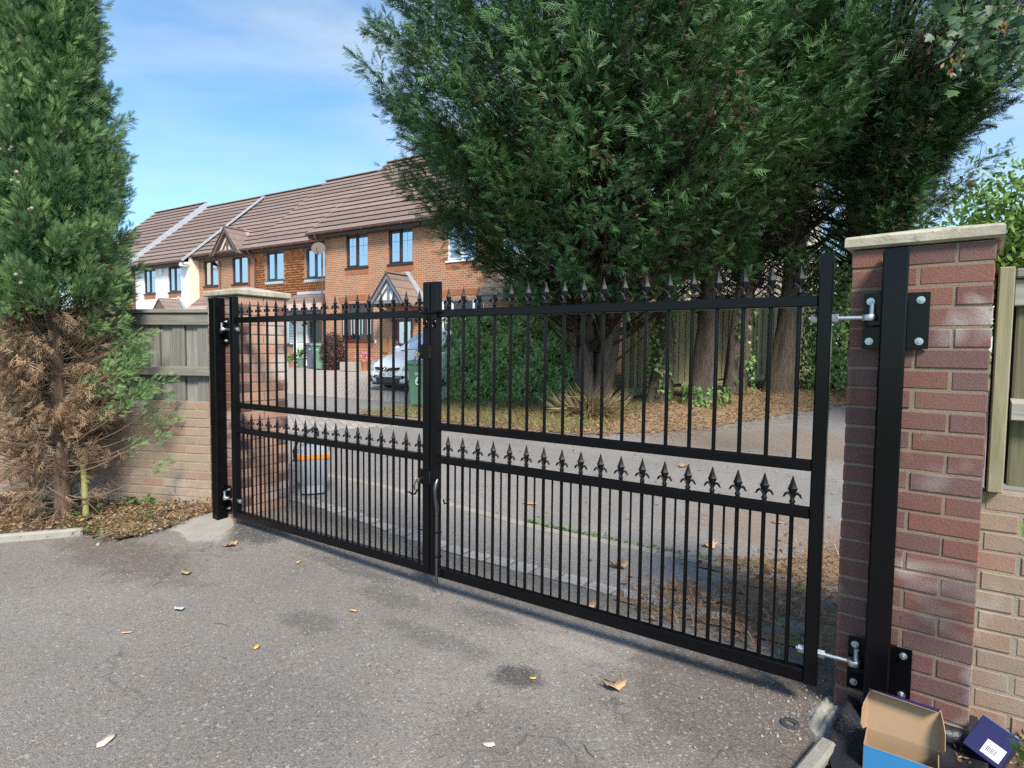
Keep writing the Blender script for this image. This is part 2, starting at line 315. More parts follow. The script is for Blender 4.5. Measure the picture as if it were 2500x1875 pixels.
# ------------------------------------------------------------------ mesh helpers
class MB:
    def __init__(s): s.v = []; s.f = []; s.mi = []
    def add(s, vs_, fs, k=0):
        o = len(s.v); s.v += [tuple(p) for p in vs_]; s.f += [tuple(i+o for i in f) for f in fs]; s.mi += [k]*len(fs); return s
    def box(s, x0, x1, y0, y1, z0, z1, k=0):
        return s.add([(x0, y0, z0), (x1, y0, z0), (x1, y1, z0), (x0, y1, z0), (x0, y0, z1), (x1, y0, z1), (x1, y1, z1), (x0, y1, z1)],
                     [(3, 2, 1, 0), (4, 5, 6, 7), (0, 1, 5, 4), (1, 2, 6, 5), (2, 3, 7, 6), (3, 0, 4, 7)], k)
    def bbox(s, x0, x1, y0, y1, z0, z1, b=.003, k=0):
        """box with chamfered edges"""
        vs_ = []; 
        c = ((x0+x1)/2, (y0+y1)/2, (z0+z1)/2); h = ((x1-x0)/2, (y1-y0)/2, (z1-z0)/2)
        for sx in (-1, 1):
            for sy in (-1, 1):
                for sz in (-1, 1):
                    for a in range(3):
                        d = [h[0]-b, h[1]-b, h[2]-b]; d[a] = h[a]
                        vs_.append((c[0]+sx*d[0], c[1]+sy*d[1], c[2]+sz*d[2]))
        ix = lambda sx, sy, sz, a: ((sx*2+sy)*2+sz)*3+a
        fs = []
        for a in range(3):
            for sg in (0, 1):
                q = []
                for (p, r) in ((0, 0), (1, 0), (1, 1), (0, 1)):
                    t = [0, 0, 0]; t[a] = sg; t[(a+1) % 3] = p; t[(a+2) % 3] = r; q.append(ix(*t, a))
                fs.append(tuple(q) if sg else tuple(q[::-1]))
        for a in range(3):
            b_, c_ = (a+1) % 3, (a+2) % 3
            for p in (0, 1):
                for r in (0, 1):
                    t0 = [0]*3; t0[b_] = p; t0[c_] = r; t1 = t0[:]; t1[a] = 1
                    q = (ix(*t0, b_), ix(*t1, b_), ix(*t1, c_), ix(*t0, c_))
                    fs.append(q if p != r else q[::-1])
        for sx in (0, 1):
            for sy in (0, 1):
                for sz in (0, 1):
                    q = (ix(sx, sy, sz, 0), ix(sx, sy, sz, 1), ix(sx, sy, sz, 2)); fs.append(q if (sx+sy+sz) % 2 else q[::-1])
        return s.add(vs_, fs, k)
    def tube(s, pts, rad, n=8, k=0, cap=True, flat=None):
        pts = [Vector(p) for p in pts]; rad = rad if hasattr(rad, '__len__') else [rad]*len(pts)
        o = len(s.v); u = None
        for i, p in enumerate(pts):
            t = (pts[min(i+1, len(pts)-1)]-pts[max(i-1, 0)]).normalized()
            if u is None: u = t.orthogonal().normalized()
            u = (u-t*u.dot(t)); u = u.normalized() if u.length > 1e-6 else t.orthogonal().normalized()
            w = t.cross(u)
            for j in range(n):
                a = 2*math.pi*j/n
                s.v.append(tuple(p+(u*math.cos(a)+w*math.sin(a))*rad[i]))
        for i in range(len(pts)-1):
            for j in range(n):
                s.f.append((o+i*n+j, o+i*n+(j+1) % n, o+(i+1)*n+(j+1) % n, o+(i+1)*n+j)); s.mi.append(k)
        if cap:
            s.f.append(tuple(o+j for j in range(n))[::-1]); s.mi.append(k)
            s.f.append(tuple(o+(len(pts)-1)*n+j for j in range(n))); s.mi.append(k)
        return s
    def lathe(s, prof, n=10, c=(0, 0, 0), k=0, sx=1., sy=1., ph=0.):
        o = len(s.v)
        for r, z in prof:
            for j in range(n):
                a = 2*math.pi*j/n+ph; s.v.append((c[0]+r*math.cos(a)*sx, c[1]+r*math.sin(a)*sy, c[2]+z))
        for i in range(len(prof)-1):
            for j in range(n):
                s.f.append((o+i*n+j, o+i*n+(j+1) % n, o+(i+1)*n+(j+1) % n, o+(i+1)*n+j)); s.mi.append(k)
        s.f.append(tuple(o+j for j in range(n))[::-1]); s.mi.append(k)
        s.f.append(tuple(o+(len(prof)-1)*n+j for j in range(n))); s.mi.append(k)
        return s
    def prism(s, poly, axis, a0, a1, k=0):
        """extrude a 2D polygon along axis ('x','y','z') from a0 to a1"""
        def P(p, a): return {'x': (a, p[0], p[1]), 'y': (p[0], a, p[1]), 'z': (p[0], p[1], a)}[axis]
        n = len(poly); vs_ = [P(p, a0) for p in poly]+[P(p, a1) for p in poly]
        fs = [tuple(range(n))[::-1], tuple(range(n, 2*n))]+[(i, (i+1) % n, n+(i+1) % n, n+i) for i in range(n)]
        return s.add(vs_, fs, k)
    def mesh(s, name, smooth=False):
        me = bpy.data.meshes.new(name); me.from_pydata(s.v, [], s.f)
        bm = bmesh.new(); bm.from_mesh(me); bmesh.ops.recalc_face_normals(bm, faces=bm.faces); bm.to_mesh(me); bm.free()
        if any(s.mi): me.polygons.foreach_set('material_index', s.mi)
        if smooth:
            me.polygons.foreach_set('use_smooth', [True]*len(me.polygons))
            if smooth != 'all': me.set_sharp_from_angle(angle=R(38))
        return me
def link(name, me, mats=None, parent=None, loc=None, rot=None):
    o = bpy.data.objects.new(name, me); COL.objects.link(o)
    if mats is not None and me is not None and len(me.materials) == 0:
        for m in (mats if isinstance(mats, (list, tuple)) else [mats]): me.materials.append(m)
    if parent is not None: o.parent = parent
    if loc is not None: o.location = loc
    if rot is not None: o.rotation_euler = rot
    return o
def ob(mb, name, mats, parent=None, smooth=False, loc=None, rot=None):
    return link(name, mb.mesh(name, smooth), mats, parent, loc, rot)
def tag(o, label=None, cat=None, group=None, kind=None):
    if label: o['label'] = label
    if cat: o['category'] = cat
    if group: o['group'] = group
    if kind: o['kind'] = kind
    return o
def thing(name, label, cat, loc=(0, 0, 0), rz=0., group=None):
    return tag(link(name, None, loc=loc, rot=(0, 0, rz)), label, cat, group)
def ss(t): t = np.clip(t, 0, 1); return t*t*(3-2*t)
def G(x, y):
    """height of the ground"""
    a = .10*ss((1.8-x)/1.9)*ss((y+.35)/.75)
    t = np.clip((y-7.)/7., 0, 1); s_ = t*t*(3-2*t)*.25+t*.75
    return a+(.62-a)*s_
def mesh_np(name, V, T, mats, parent=None, tint=None, smooth=False):
    """big triangle mesh from arrays"""
    me = bpy.data.meshes.new(name); V = np.asarray(V, np.float32); T = np.asarray(T, np.int32)
    me.vertices.add(len(V)); me.vertices.foreach_set('co', V.ravel())
    k = T.shape[1]; me.loops.add(T.size); me.loops.foreach_set('vertex_index', T.ravel())
    me.polygons.add(len(T)); me.polygons.foreach_set('loop_start', np.arange(0, T.size, k, dtype=np.int32))
    try: me.polygons.foreach_set('loop_total', np.full(len(T), k, np.int32))
    except Exception: pass
    me.update(calc_edges=True)
    if tint is not None:
        at = me.attributes.new('tint', 'FLOAT', 'POINT'); at.data.foreach_set('value', np.asarray(tint, np.float32))
    if smooth: me.polygons.foreach_set('use_smooth', np.ones(len(T), bool))
    return link(name, me, mats, parent)
def unit(a): return a/np.maximum(np.linalg.norm(a, axis=-1, keepdims=True), 1e-9)
def place(tv, tt, P, D, U, S):
    """copy a template (axis +Y, normal +Z) to n places"""
    D = unit(D); X = unit(np.cross(D, U)); Z = np.cross(X, D)
    S = np.asarray(S).reshape(-1, 1, 1)
    V = P[:, None, :]+S*(tv[None, :, 0:1]*X[:, None, :]+tv[None, :, 1:2]*D[:, None, :]+tv[None, :, 2:3]*Z[:, None, :])
    n, k = len(P), len(tv)
    T = (tt[None]+(np.arange(n)*k)[:, None, None]).reshape(-1, tt.shape[1])
    return V.reshape(-1, 3), T
def frond(n, ang=.75, w=.055, l0=.5, droop=.25, seed=0):
    """flat feathery conifer spray"""
    r = np.random.default_rng(seed); v = []; t = []
    def tri(b, d, L, wd, z0):
        p = np.array([-d[1], d[0]]); e = b+d*L
        i = len(v); v.extend([(*(b-p*wd), z0), (*(b+p*wd), z0), (*e, z0-droop*L*L)]); t.append((i, i+1, i+2))
    tri(np.array([0, 0.]), np.array([0, 1.]), 1., w*.8, 0)
    for i in range(n):
        y = .08+.8*i/n; sd = 1 if i % 2 else -1; a = ang*(1+.3*(r.random()-.5)); L = l0*(1-.65*y)*(.8+.4*r.random())
        tri(np.array([0, y]), np.array([sd*math.sin(a), math.cos(a)]), L, w, .04*(r.random()-.5))
    v = np.array(v); return v, np.array(t)
LEAF5 = None
def leaf_fan(pts):
    """leaf outline (2D, stalk at origin) as a fan about its centre, slightly cupped"""
    pts = np.array(pts, float); c = pts.mean(0); v = [(*c, .0)]+[(p[0], p[1], -.12*abs(p[0])) for p in pts]
    n = len(pts); return np.array(v), np.array([(0, 1+i, 1+(i+1) % n) for i in range(n)])
MAPLE = leaf_fan([(0, 0), (.28, -.02), (.50, .12), (.36, .30), (.55, .55), (.27, .56), (.18, .72), (0, 1), (-.18, .72), (-.27, .56), (-.55, .55), (-.36, .30), (-.50, .12), (-.28, -.02)])
OVAL = leaf_fan([(0, 0), (.2, .18), (.26, .45), (.16, .8), (0, 1), (-.16, .8), (-.26, .45), (-.2, .18)])
IVYL = leaf_fan([(0, 0), (.38, .05), (.34, .4), (.12, .6), (0, 1), (-.12, .6), (-.34, .4), (-.38, .05)])
DIAM = (np.array([(0, 0, 0), (.28, .5, -.03), (0, 1, 0), (-.28, .5, -.03)], float), np.array([(0, 1, 2), (0, 2, 3)]))
BLADE = (np.array([(-.03, 0, 0), (.03, 0, 0), (.0, 1, 0)], float), np.array([(0, 1, 2)]))

# ------------------------------------------------------------------ ground
def sheet(name, x0, x1, y0, y1, mat, dz, step=.25, wob=0., kind='structure', keep=None):
    nx = max(1, int((x1-x0)/step)); ny = max(1, int((y1-y0)/step))
    X, Y = np.meshgrid(np.linspace(x0, x1, nx+1), np.linspace(y0, y1, ny+1))
    Z = G(X, Y)+dz
    if wob: Z = Z+wob*(np.sin(X*9+Y*4)*np.cos(Y*7-X*3)+.6*np.sin(X*23+1)*np.sin(Y*19))
    V = np.stack([X, Y, Z], -1).reshape(-1, 3)
    i = np.arange(ny)[:, None]*(nx+1)+np.arange(nx)[None]
    Q = np.stack([i, i+1, i+nx+2, i+nx+1], -1).reshape(-1, 4)
    if keep is not None:
        c = V[Q].mean(1); Q = Q[keep(c[:, 0], c[:, 1])]
    o = mesh_np(name, V, Q, mat, smooth=True); tag(o, kind=kind); return o
sheet('ground', -150, 150, -30, 260, M['field'], -.06, 2.)
sheet('driveway', -6, 4.6, -6, .56, M['asphalt'], 0, .1)
sheet('pavement', -30, 4.4, .56, 1.36, M['lane'], .004, .15)
sheet('lane', -45, 14, 1.45, 7.62, M['lane'], 0, .25)
sheet('lane_turn', -5.15, 16, 7.62, 14, M['lane'], 0, .3)
sheet('house_driveway', -45, -5.15, 7.62, 15.5, M['paving'], .004, .3)
def wob1(x): return .35*np.sin(x*1.3)+.18*np.sin(x*3.1+1)+.08*np.sin(x*9)
sheet('verge', -5.15, 16, 5.3, 22, M['verge'], .012, .12, .008, keep=lambda x, y: (y > np.where(x < .3, 5.75+.05*x, 6.1+np.clip(x-.3, 0, 9)*1.85)+.5*wob1(x)) | (y > 11.5))
sheet('planting_bed', -6, -.56, -1.6, .5, M['soil'], .012, .06, .008, keep=lambda x, y: y > np.where(x < -.95, -.72+(x+.95)*1.35, -.72+.35*(x+.95)+.05*np.sin(x*14)))
sheet('wall_foot_bed', 3.98, 7.5, -.75, .6, M['soil'], .016, .05, .010, keep=lambda x, y: x > 3.99+.12*np.sin(y*9)-.25*np.clip(y, 0, 1)+.02*np.sin(y*31))
sheet('lane_side_bed', 2.75, 7, .5, 4.6, M['verge'], .008, .06, .007, keep=lambda x, y: x > np.where(y < 1.3, 3.15-.3*np.sin(y*3), 3.15+(y-1.5)*.9)+.07*np.sin(y*11))
# pale kerb strip between pavement and lane, in lengths
k = 0
for i in range(-20, 5):
    x0 = i*.915; a, b = x0, min(x0+.905, 4.3)
    za, zb = G(a, 1.4), G(b, 1.4)
    mb = MB(); mb.add([(a, 1.357, za-.06), (b, 1.357, zb-.06), (b, 1.453, zb-.06), (a, 1.453, za-.06), (a, 1.357, za+.013), (b, 1.357, zb+.013), (b, 1.453, zb+.011), (a, 1.453, za+.011)],
                      [(3, 2, 1, 0), (4, 5, 6, 7), (0, 1, 5, 4), (1, 2, 6, 5), (2, 3, 7, 6), (3, 0, 4, 7)])
    if i == -20: root = tag(ob(mb, 'kerb_strip', M['haunch']), kind='structure')
    else: ob(mb, 'kerb_stone', M['haunch'], root)
# granite setts across the entrance
def setts():
    root = tag(link('sett_strip', None), kind='structure'); x = -.12; i = 0
    while x < 3.45:
        w = .135+.03*random.random(); d = .105+.02*random.random(); y = .62+.012*(random.random()-.5); z = float(G(x+w/2, y))
        mb = MB(); j = lambda: .012*(random.random()-.5)
        top = [(j(), j(), .014), (w+j(), j(), .012), (w+j(), d+j(), .015), (j(), d+j(), .012)]
        mb.add([(p[0]*1.0-.004, p[1], -.08) for p in top]+[(p[0], p[1], p[2]-.006) for p in top]+[(p[0]*.94+.03*w, p[1]*.92+.04*d, p[2]) for p in top],
               [(0, 1, 5, 4), (1, 2, 6, 5), (2, 3, 7, 6), (3, 0, 4, 7), (4, 5, 9, 8), (5, 6, 10, 9), (6, 7, 11, 10), (7, 4, 8, 11), (8, 9, 10, 11)])
        ob(mb, 'sett', M['granite'], root, loc=(x, y-d/2, z), rot=(0, 0, .08*(random.random()-.5))); x += w+.022+.015*random.random()
setts()
# block paving in the lane: each block its own piece
def block_paving():
    root = tag(link('block_paving', None), kind='structure')
    mb = MB(); mb.bbox(-.122, .122, -.059, .059, -.05, 0, .006); me = mb.mesh('paving_block'); n = 0
    a = R(-32); ca, sa = math.cos(a), math.sin(a); cells = []
    for i in range(-40, 40):
        for j in range(-40, 40):
            u, v = (i+.5*(j % 2))*.25, j*.124
            x, y = -4.5+u*ca-v*sa, 4.4+u*sa+v*ca
            if 3.05+.45*max(0, x+3.86) < y < 5.2+.2*(x+4.5) and -6.6 < x < -2.9 and y > 3.19+(x+3.86)*1.9: cells.append((abs(x+4)+abs(y-4.2), x, y))
    cells.sort()
    for _, x, y in cells[:300]:
        z = float(G(x, y))
        link('paving_block', me, M['pavblock'], root, (x, y, z+.014+.003*random.random()), (.01*(random.random()-.5), .01*(random.random()-.5), a))
block_paving()

# ------------------------------------------------------------------ brick pieces, piers and walls
_bm = {}
def brick_mesh(l, d, mat, h=.065):
    k = (round(l, 4), round(d, 4), mat.name)
    if k not in _bm:
        mb = MB(); mb.bbox(-l/2, l/2, -d/2, d/2, -h/2, h/2, .003); _bm[k] = mb.mesh('brick')
    return _bm[k]
def put_brick(parent, x, y, z, l, d, mat, rz=0.):
    me = brick_mesh(l, d, mat)
    j = lambda a: a*(random.random()-.5)
    link('brick', me, mat, parent, (x+j(.003), y+j(.004), z+j(.002)), (j(.012), j(.01), rz+j(.012)))
def pier(name, label, cx, front, rz, base=0., side=None):
    t = thing(name, label, 'gate pier', (cx, front+.215, base), rz)
    ob(MB().box(-.2118, .2118, -.2118, .2118, 0, 1.812-base), 'mortar', M['mortar'], t)
    n = int((1.815-base)/.075)
    z0 = 1.815-base-n*.075
    for i in range(n):
        z = z0+i*.075+.0375
        if i % 2 == 0:
            for s in (-1, 1):
                for k in (-1, 1): put_brick(t, k*.11, s*.164, z, .21, .102, M['pier'])
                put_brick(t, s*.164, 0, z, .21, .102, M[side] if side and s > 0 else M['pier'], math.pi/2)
        else:
            for s in (-1, 1):
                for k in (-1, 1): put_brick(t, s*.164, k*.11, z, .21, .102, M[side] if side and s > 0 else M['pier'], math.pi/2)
                put_brick(t, 0, s*.164, z, .21, .102, M['pier'])
    mb = MB(); o = .238; zc = 1.817-base
    rings = [(o-.012, 0), (o, .008), (o, .038), (o-.006, .046), (.02, .088)]
    for r, z in rings: mb.v += [(-r, -r, zc+z), (r, -r, zc+z), (r, r, zc+z), (-r, r, zc+z)]
    mb.f.append((3, 2, 1, 0)); mb.mi.append(0)
    for i in range(len(rings)-1):
        for j in range(4): mb.f.append((i*4+j, i*4+(j+1) % 4, (i+1)*4+(j+1) % 4, (i+1)*4+j)); mb.mi.append(0)
    q = (len(rings)-1)*4; mb.f.append((q, q+1, q+2, q+3)); mb.mi.append(0)
    ob(mb, 'capstone', M['cap'], t)
    return t
pier('brick_pier', 'red brick gate pier with stone cap at the right of the gates', 4.190, .05, R(-5))
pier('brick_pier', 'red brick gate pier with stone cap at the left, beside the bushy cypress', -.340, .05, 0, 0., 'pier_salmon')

def brick_wall(name, label, origin, rz, length, courses, z0, thick=.1, start=0.):
    t = thing(name, label, 'garden wall', origin, rz)
    ob(MB().box(-.0, length, -thick/2+.003, thick/2-.003, z0-.1, z0+courses*.075-.008), 'mortar', M['mortar_dark'], t)
    n = 0
    for i in range(courses):
        x = -start-(.1125 if i % 2 else 0)
        while x < length:
            a, b = max(x, 0), min(x+.215, length)
            if b-a > .03: put_brick(t, (a+b)/2, 0, z0+i*.075+.0375-.005, round(b-a, 2), .102, M['buff'])
            x += .225
    return t

# left wall runs back towards the camera behind the cypress
LW = (-.56, .27); LWA = R(180+22)
brick_wall('garden_wall', 'low buff brick wall behind the cypress trunk', (LW[0], LW[1], 0), LWA, 4.6, 12, .06)
brick_wall('garden_wall', 'low buff brick wall right of the right brick pier', (4.388, .27, 0), 0, 1.6, 12, .02, start=.09)
def board_fence(name, label, origin, rz, length, zb, zt, boards=.125, mat='wood_grey', side=-1, cap=True, rails=(.0, .35), posts=()):
    """close-board fence; boards overlap like feathers; side -1 shows rails at local -y"""
    t = thing(name, label, 'fence', origin, rz)
    mb = MB(); mb.prism([(.004, -.004), (.012, -.007), (boards-.006, -.007), (boards-.001, -.003), (boards-.001, .014), (.004, .014)], 'z', zb, zt); me = mb.mesh('fence_board')
    n = int(length/boards)
    ob(MB().box(0, length, .034, .040, zb, zt), 'backing', M['rubber'], t)
    for i in range(n):
        link('fence_board', me, M[mat], t, (i*boards, (.018 if i % 2 else 0)+.004*random.random(), .006*(random.random()-.5)), (0, 0, .012*(random.random()-.5)))
    for r in rails:
        zr = zb+r*(zt-zb)
        ob(MB().prism([(-.06, zr), (-.004, zr-.01), (-.004, zr+.075), (-.06, zr+.06)], 'x', 0, length), 'rail', M['wood_rail'], t)
    if cap:
        ob(MB().bbox(-.01, length, -.05, .06, zt, zt+.035, .006), 'capping', M['wood_rail'], t)
        ob(MB().bbox(-.01, length, -.032, -.008, zt-.1, zt-.004, .004), 'top_rail', M['wood_rail'], t)
    for p in posts: ob(MB().bbox(p-.05, p+.05, -.11, -.012, zb-.5 if zb > .6 else zb, zt+.02, .006), 'fence_post', M['wood_olive'], t)
    return t
# seen from the front side local -y must face the camera: left fence direction is mirrored
t = board_fence('board_fence', 'grey weathered board fence on the wall left of the left pier', (LW[0]-4.6*math.cos(R(22)), LW[1]-4.6*math.sin(R(22)), 0), R(22), 4.58, .95, 1.70, rails=(.30,))
t = board_fence('board_fence', 'olive board fence on the wall right of the right pier', (4.475, .30, 0), 0, 1.6, .93, 1.70, mat='wood_olive', rails=(.33,), cap=True)
ob(MB().bbox(-.064, -.018, -.12, -.03, -.012+.93, 1.735, .004), 'fence_post', M['wood_olive'], t)

# ------------------------------------------------------------------ gates
def finial_mesh():
    mb = MB()
    mb.lathe([(.011, 0), (.0115, .006), (.007, .009), (.0115, .013), (.012, .018), (.008, .026), (.006, .040), (.0065, .046)], 8)
    # four sided spear head
    mb.lathe([(.008, .040), (.0185, .0665), (.0195, .069), (.0165, .0715), (.0095, .092), (.0035, .112), (.0028, .117), (.0008, .119)], 4, sx=1., sy=.72, ph=0)
    for s in (-1, 1):
        for dy in (-.0035, .0035):
            mb.tube([(s*.003, dy, .028), (s*.009, dy*1.2, .044), (s*.019, dy*1.3, .050), (s*.027, dy, .044), (s*.031, dy*.6, .035), (s*.036, 0, .032)], [.0035, .0046, .0048, .0045, .0034, .001], 6)
    return mb.mesh('finial', True)
FIN = finial_mesh()
def bar_mesh(r, z0, z1, n=10): 
    mb = MB(); mb.tube([(0, 0, z0), (0, 0, z1)], r, n); return mb.mesh('bar', True)
Z_TOP, Z_MID, Z_LOW, Z_BOT = 1.641, 1.0, .811, .1616
UP = bar_mesh(.0085, Z_MID-.002, Z_TOP-.042); DN = bar_mesh(.0085, Z_BOT-.002, Z_LOW-.042); THIN = bar_mesh(.0052, Z_BOT-.002, Z_LOW-.042, 8)
def hinge_bolt(t, xa, sgn, z):
    """threaded eye bolt through the hanging stile; sgn = side of the post"""
    p0 = xa-sgn*.055; p1 = xa+sgn*.135
    ob(MB().tube([(p0, 0, z), (p1, 0, z)], .0085, 10), 'hinge_rod', M['zinc'], t, True)
    for c in (xa-sgn*.036, xa+sgn*.036):
        mb = MB(); mb.tube([(c-.011, 0, z), (c+.011, 0, z)], .0165, 6); ob(mb, 'nut', M['zinc'], t)
    ex = p1+sgn*.012
    mb = MB(); ring = []
    mb.lathe([(.0105, -.011), (.023, -.011), (.0245, -.008), (.0245, .008), (.023, .011), (.0105, .011), (.0105, -.011)], 16, (ex, 0, z)); ob(mb, 'hinge_eye', M['zinc'], t, True)
def gate_leaf(name, label, xl, xr, bx0, hang):
    t = thing(name, label, 'gate', ((xl+xr)/2, 0, .105)); 
    off = Vector((-(xl+xr)/2, 0, -.105))
    def A(mb, nm, mat='black', sm=False): o = ob(mb, nm, M[mat], t, sm); o.location = off; return o
    hw = .025
    for a, b in ((xl, xl+.05), (xr-.05, xr)):
        A(MB().bbox(a, b, -hw, hw, .105, 1.80, .005), 'stile')
    for z in (Z_TOP, Z_MID, Z_LOW, Z_BOT):
        th = .055 if z == Z_BOT else .042
        A(MB().bbox(xl+.049, xr-.049, -.021, .021, z-th, z, .004), 'rail')
    for i in range(18):
        x = bx0+i*.105
        for me in (UP, DN): link('bar', me, M['black'], t, off+Vector((x, 0, 0)))
        if i < 17: link('thin_bar', THIN, M['black'], t, off+Vector((x+.0525, 0, 0)))
        for z in (Z_TOP, Z_LOW): link('finial', FIN, M['black_cast'], t, off+Vector((x, 0, z-.001)), (0, 0, R(8*(random.random()-.5))))
    return t, off
gl, ofl = gate_leaf('gate_leaf', 'black steel left gate leaf hung on the left post, with two lock boxes', -.125, 1.880, 0., -1)
gr, ofr = gate_leaf('gate_leaf', 'black steel right gate leaf hung on the right post, with drop bolt', 1.888, 3.905, 2.005, 1)
def dress_gates():
    S_ = bpy.data.objects
    def A(t, off, mb, nm, mat, sm=False): o = ob(mb, nm, M[mat], t, sm); o.location = off; return o
    # hinge rods (built in leaf coordinates)
    for t, off, xa, sg in ((gl, ofl, -.100, -1), (gr, ofr, 3.880, 1)):
        for z in (1.553, .237):
            before = set(t.children); hinge_bolt(t, xa, sg, z)
            for c in t.children:
                if c not in before: c.location = off
    # locks on the left leaf
    for z0, lever in ((1.362, 1), (.635, 2)):
        b = A(gl, ofl, MB().bbox(1.795, 1.833, -.028, .012, z0, z0+.084, .003), 'lock_box', 'black')
        A(gl, ofl, MB().bbox(1.832, 1.8865, -.032, -.0255, z0, z0+.084, .002), 'lock_plate', 'black')
        A(gl, ofl, MB().box(1.8835, 1.8855, -.030, .02, z0+.004, z0+.080), 'strike_plate', 'zinc')
        mb = MB(); mb.tube([(1.815, -.027, z0+.026), (1.815, -.047, z0+.026)], .013, 12); mb.box(1.809, 1.821, -.046, -.028, z0+.004, z0+.026); A(gl, ofl, mb, 'lock_cylinder', 'brass', True)
        mb = MB(); mb.bbox(1.800, 1.812, -.058, -.046, z0+.012, z0+.036, .003); A(gl, ofl, mb, 'key_bow', 'brass')
        mb = MB(); mb.tube([(1.803, -.053, z0+.012), (1.798, -.055, z0-.012), (1.800, -.054, z0-.035)], [.004, .005, .004], 6); A(gl, ofl, mb, 'hanging_key', 'steel', True)
    # lever handle at the lower lock and catch on the other leaf
    A(gl, ofl, MB().tube([(1.80, -.03, .60), (1.795, -.045, .575), (1.775, -.05, .572), (1.755, -.05, .582), (1.742, -.05, .578)], [.005, .006, .006, .005, .004], 7), 'lever_handle', 'black', True)
    A(gr, ofr, MB().tube([(1.99, -.02, .555), (2.000, -.032, .567), (2.010, -.035, .548), (2.022, -.033, .552), (2.034, -.02, .575)], [.004, .005, .005, .005, .003], 7), 'catch', 'black', True)
    # hasp and staple across the meeting stiles
    mb = MB(); mb.bbox(1.838, 1.872, -.034, -.0255, 1.588, 1.632, .002); mb.tube([(1.855, -.03, 1.630), (1.855, -.03, 1.648)], .006, 8); A(gl, ofl, mb, 'hasp_plate', 'black')
    mb = MB(); mb.tube([(1.835, -.045, 1.625), (1.955, -.045, 1.625)], .007, 8); mb.bbox(1.822, 1.842, -.052, -.038, 1.618, 1.634, .002); A(gl, ofl, mb, 'sliding_bar', 'black', True)
    for xx in (1.862, 1.928):
        mb = MB(); pts = [(xx+.014*math.cos(a), -.036, 1.562+.022*math.sin(a)) for a in np.linspace(0, 2*math.pi, 13)]; mb.tube(pts, .0042, 6, cap=False)
        A(gl if xx < 1.89 else gr, ofl if xx < 1.89 else ofr, mb, 'ring_staple', 'black', True)
    A(gr, ofr, MB().bbox(1.915, 1.945, -.034, -.0255, 1.585, 1.632, .002), 'hasp_plate', 'black')
    # drop bolt
    x = 1.962
    A(gr, ofr, MB().tube([(x, -.046, .083), (x, -.046, .50)], .0085, 12), 'drop_bolt', 'steel', True)
    A(gr, ofr, MB().tube([(x, -.046, .49), (x, -.046, .52), (x-.002, -.050, .545), (x, -.060, .59), (x, -.062, .63), (x, -.052, .665), (x, -.040, .682)], [.0085, .0115, .011, .0085, .011, .0115, .007], 12), 'bolt_handle', 'steel', True)
    for z in (.238, .379):
        mb = MB(); mb.tube([(x-.024, -.026, z), (x-.015, -.052, z), (x, -.058, z), (x+.015, -.052, z), (x+.024, -.026, z)], .0035, 6); A(gr, ofr, mb, 'bolt_keeper', 'black', True)
        mb = MB(); mb.tube([(1.829, -.012, z-.02), (1.805, -.018, z-.018), (1.788, -.012, z-.02)], .0035, 6); A(gl, ofl, mb, 'bolt_keeper', 'black', True)
dress_gates()
def gate_post(label, x, sg):
    """box post with side plates bolted to the pier; sg=+1 pier lies to the right of the gate"""
    t = thing('gate_post', label, 'gate post', (x, 0, 0))
    ob(MB().bbox(-.04, .04, -.045, .044, 0, 1.797, .006), 'post', M['black'], t)
    for z0 in (1.438, .118):
        for a, b in ((-.098, -.0405), (.0405, .108)):
            if sg < 0: a, b = -b, -a
            pl = ob(MB().bbox(a, b, .032, .040, z0, z0+.205, .0015), 'fixing_plate', M['black'], t)
            cx = (a+b)/2-(.006 if a < 0 else -.006)
            for dz in (.028, .177):
                mb = MB(); mb.tube([(cx, .032, z0+dz), (cx, .029, z0+dz)], .0135, 14); mb.tube([(cx, .030, z0+dz), (cx, .021, z0+dz)], .0095, 6); mb.tube([(cx, .022, z0+dz), (cx, .012, z0+dz)], .0048, 8)
                ob(mb, 'bolt', M['zinc'], pl)
        zh = 1.553 if z0 > 1 else .237
        px = -sg*.067
        hb = MB(); hb.bbox(min(px, -sg*.039), max(px, -sg*.039), -.022, .022, zh-.030, zh-.012, .002); hb.lathe([(.022, -.030), (.022, -.012)], 14, (px, 0, zh)); ob(hb, 'hinge_bracket', M['black'], t)
        ob(MB().tube([(px, 0, zh-.012), (px, 0, zh+.052)], .0098, 12), 'hinge_pin', M['zinc'], t, True)
gate_post('black steel gate post bolted to the right brick pier', 4.102, 1)
gate_post('black steel gate post bolted to the left brick pier', -.334, -1)

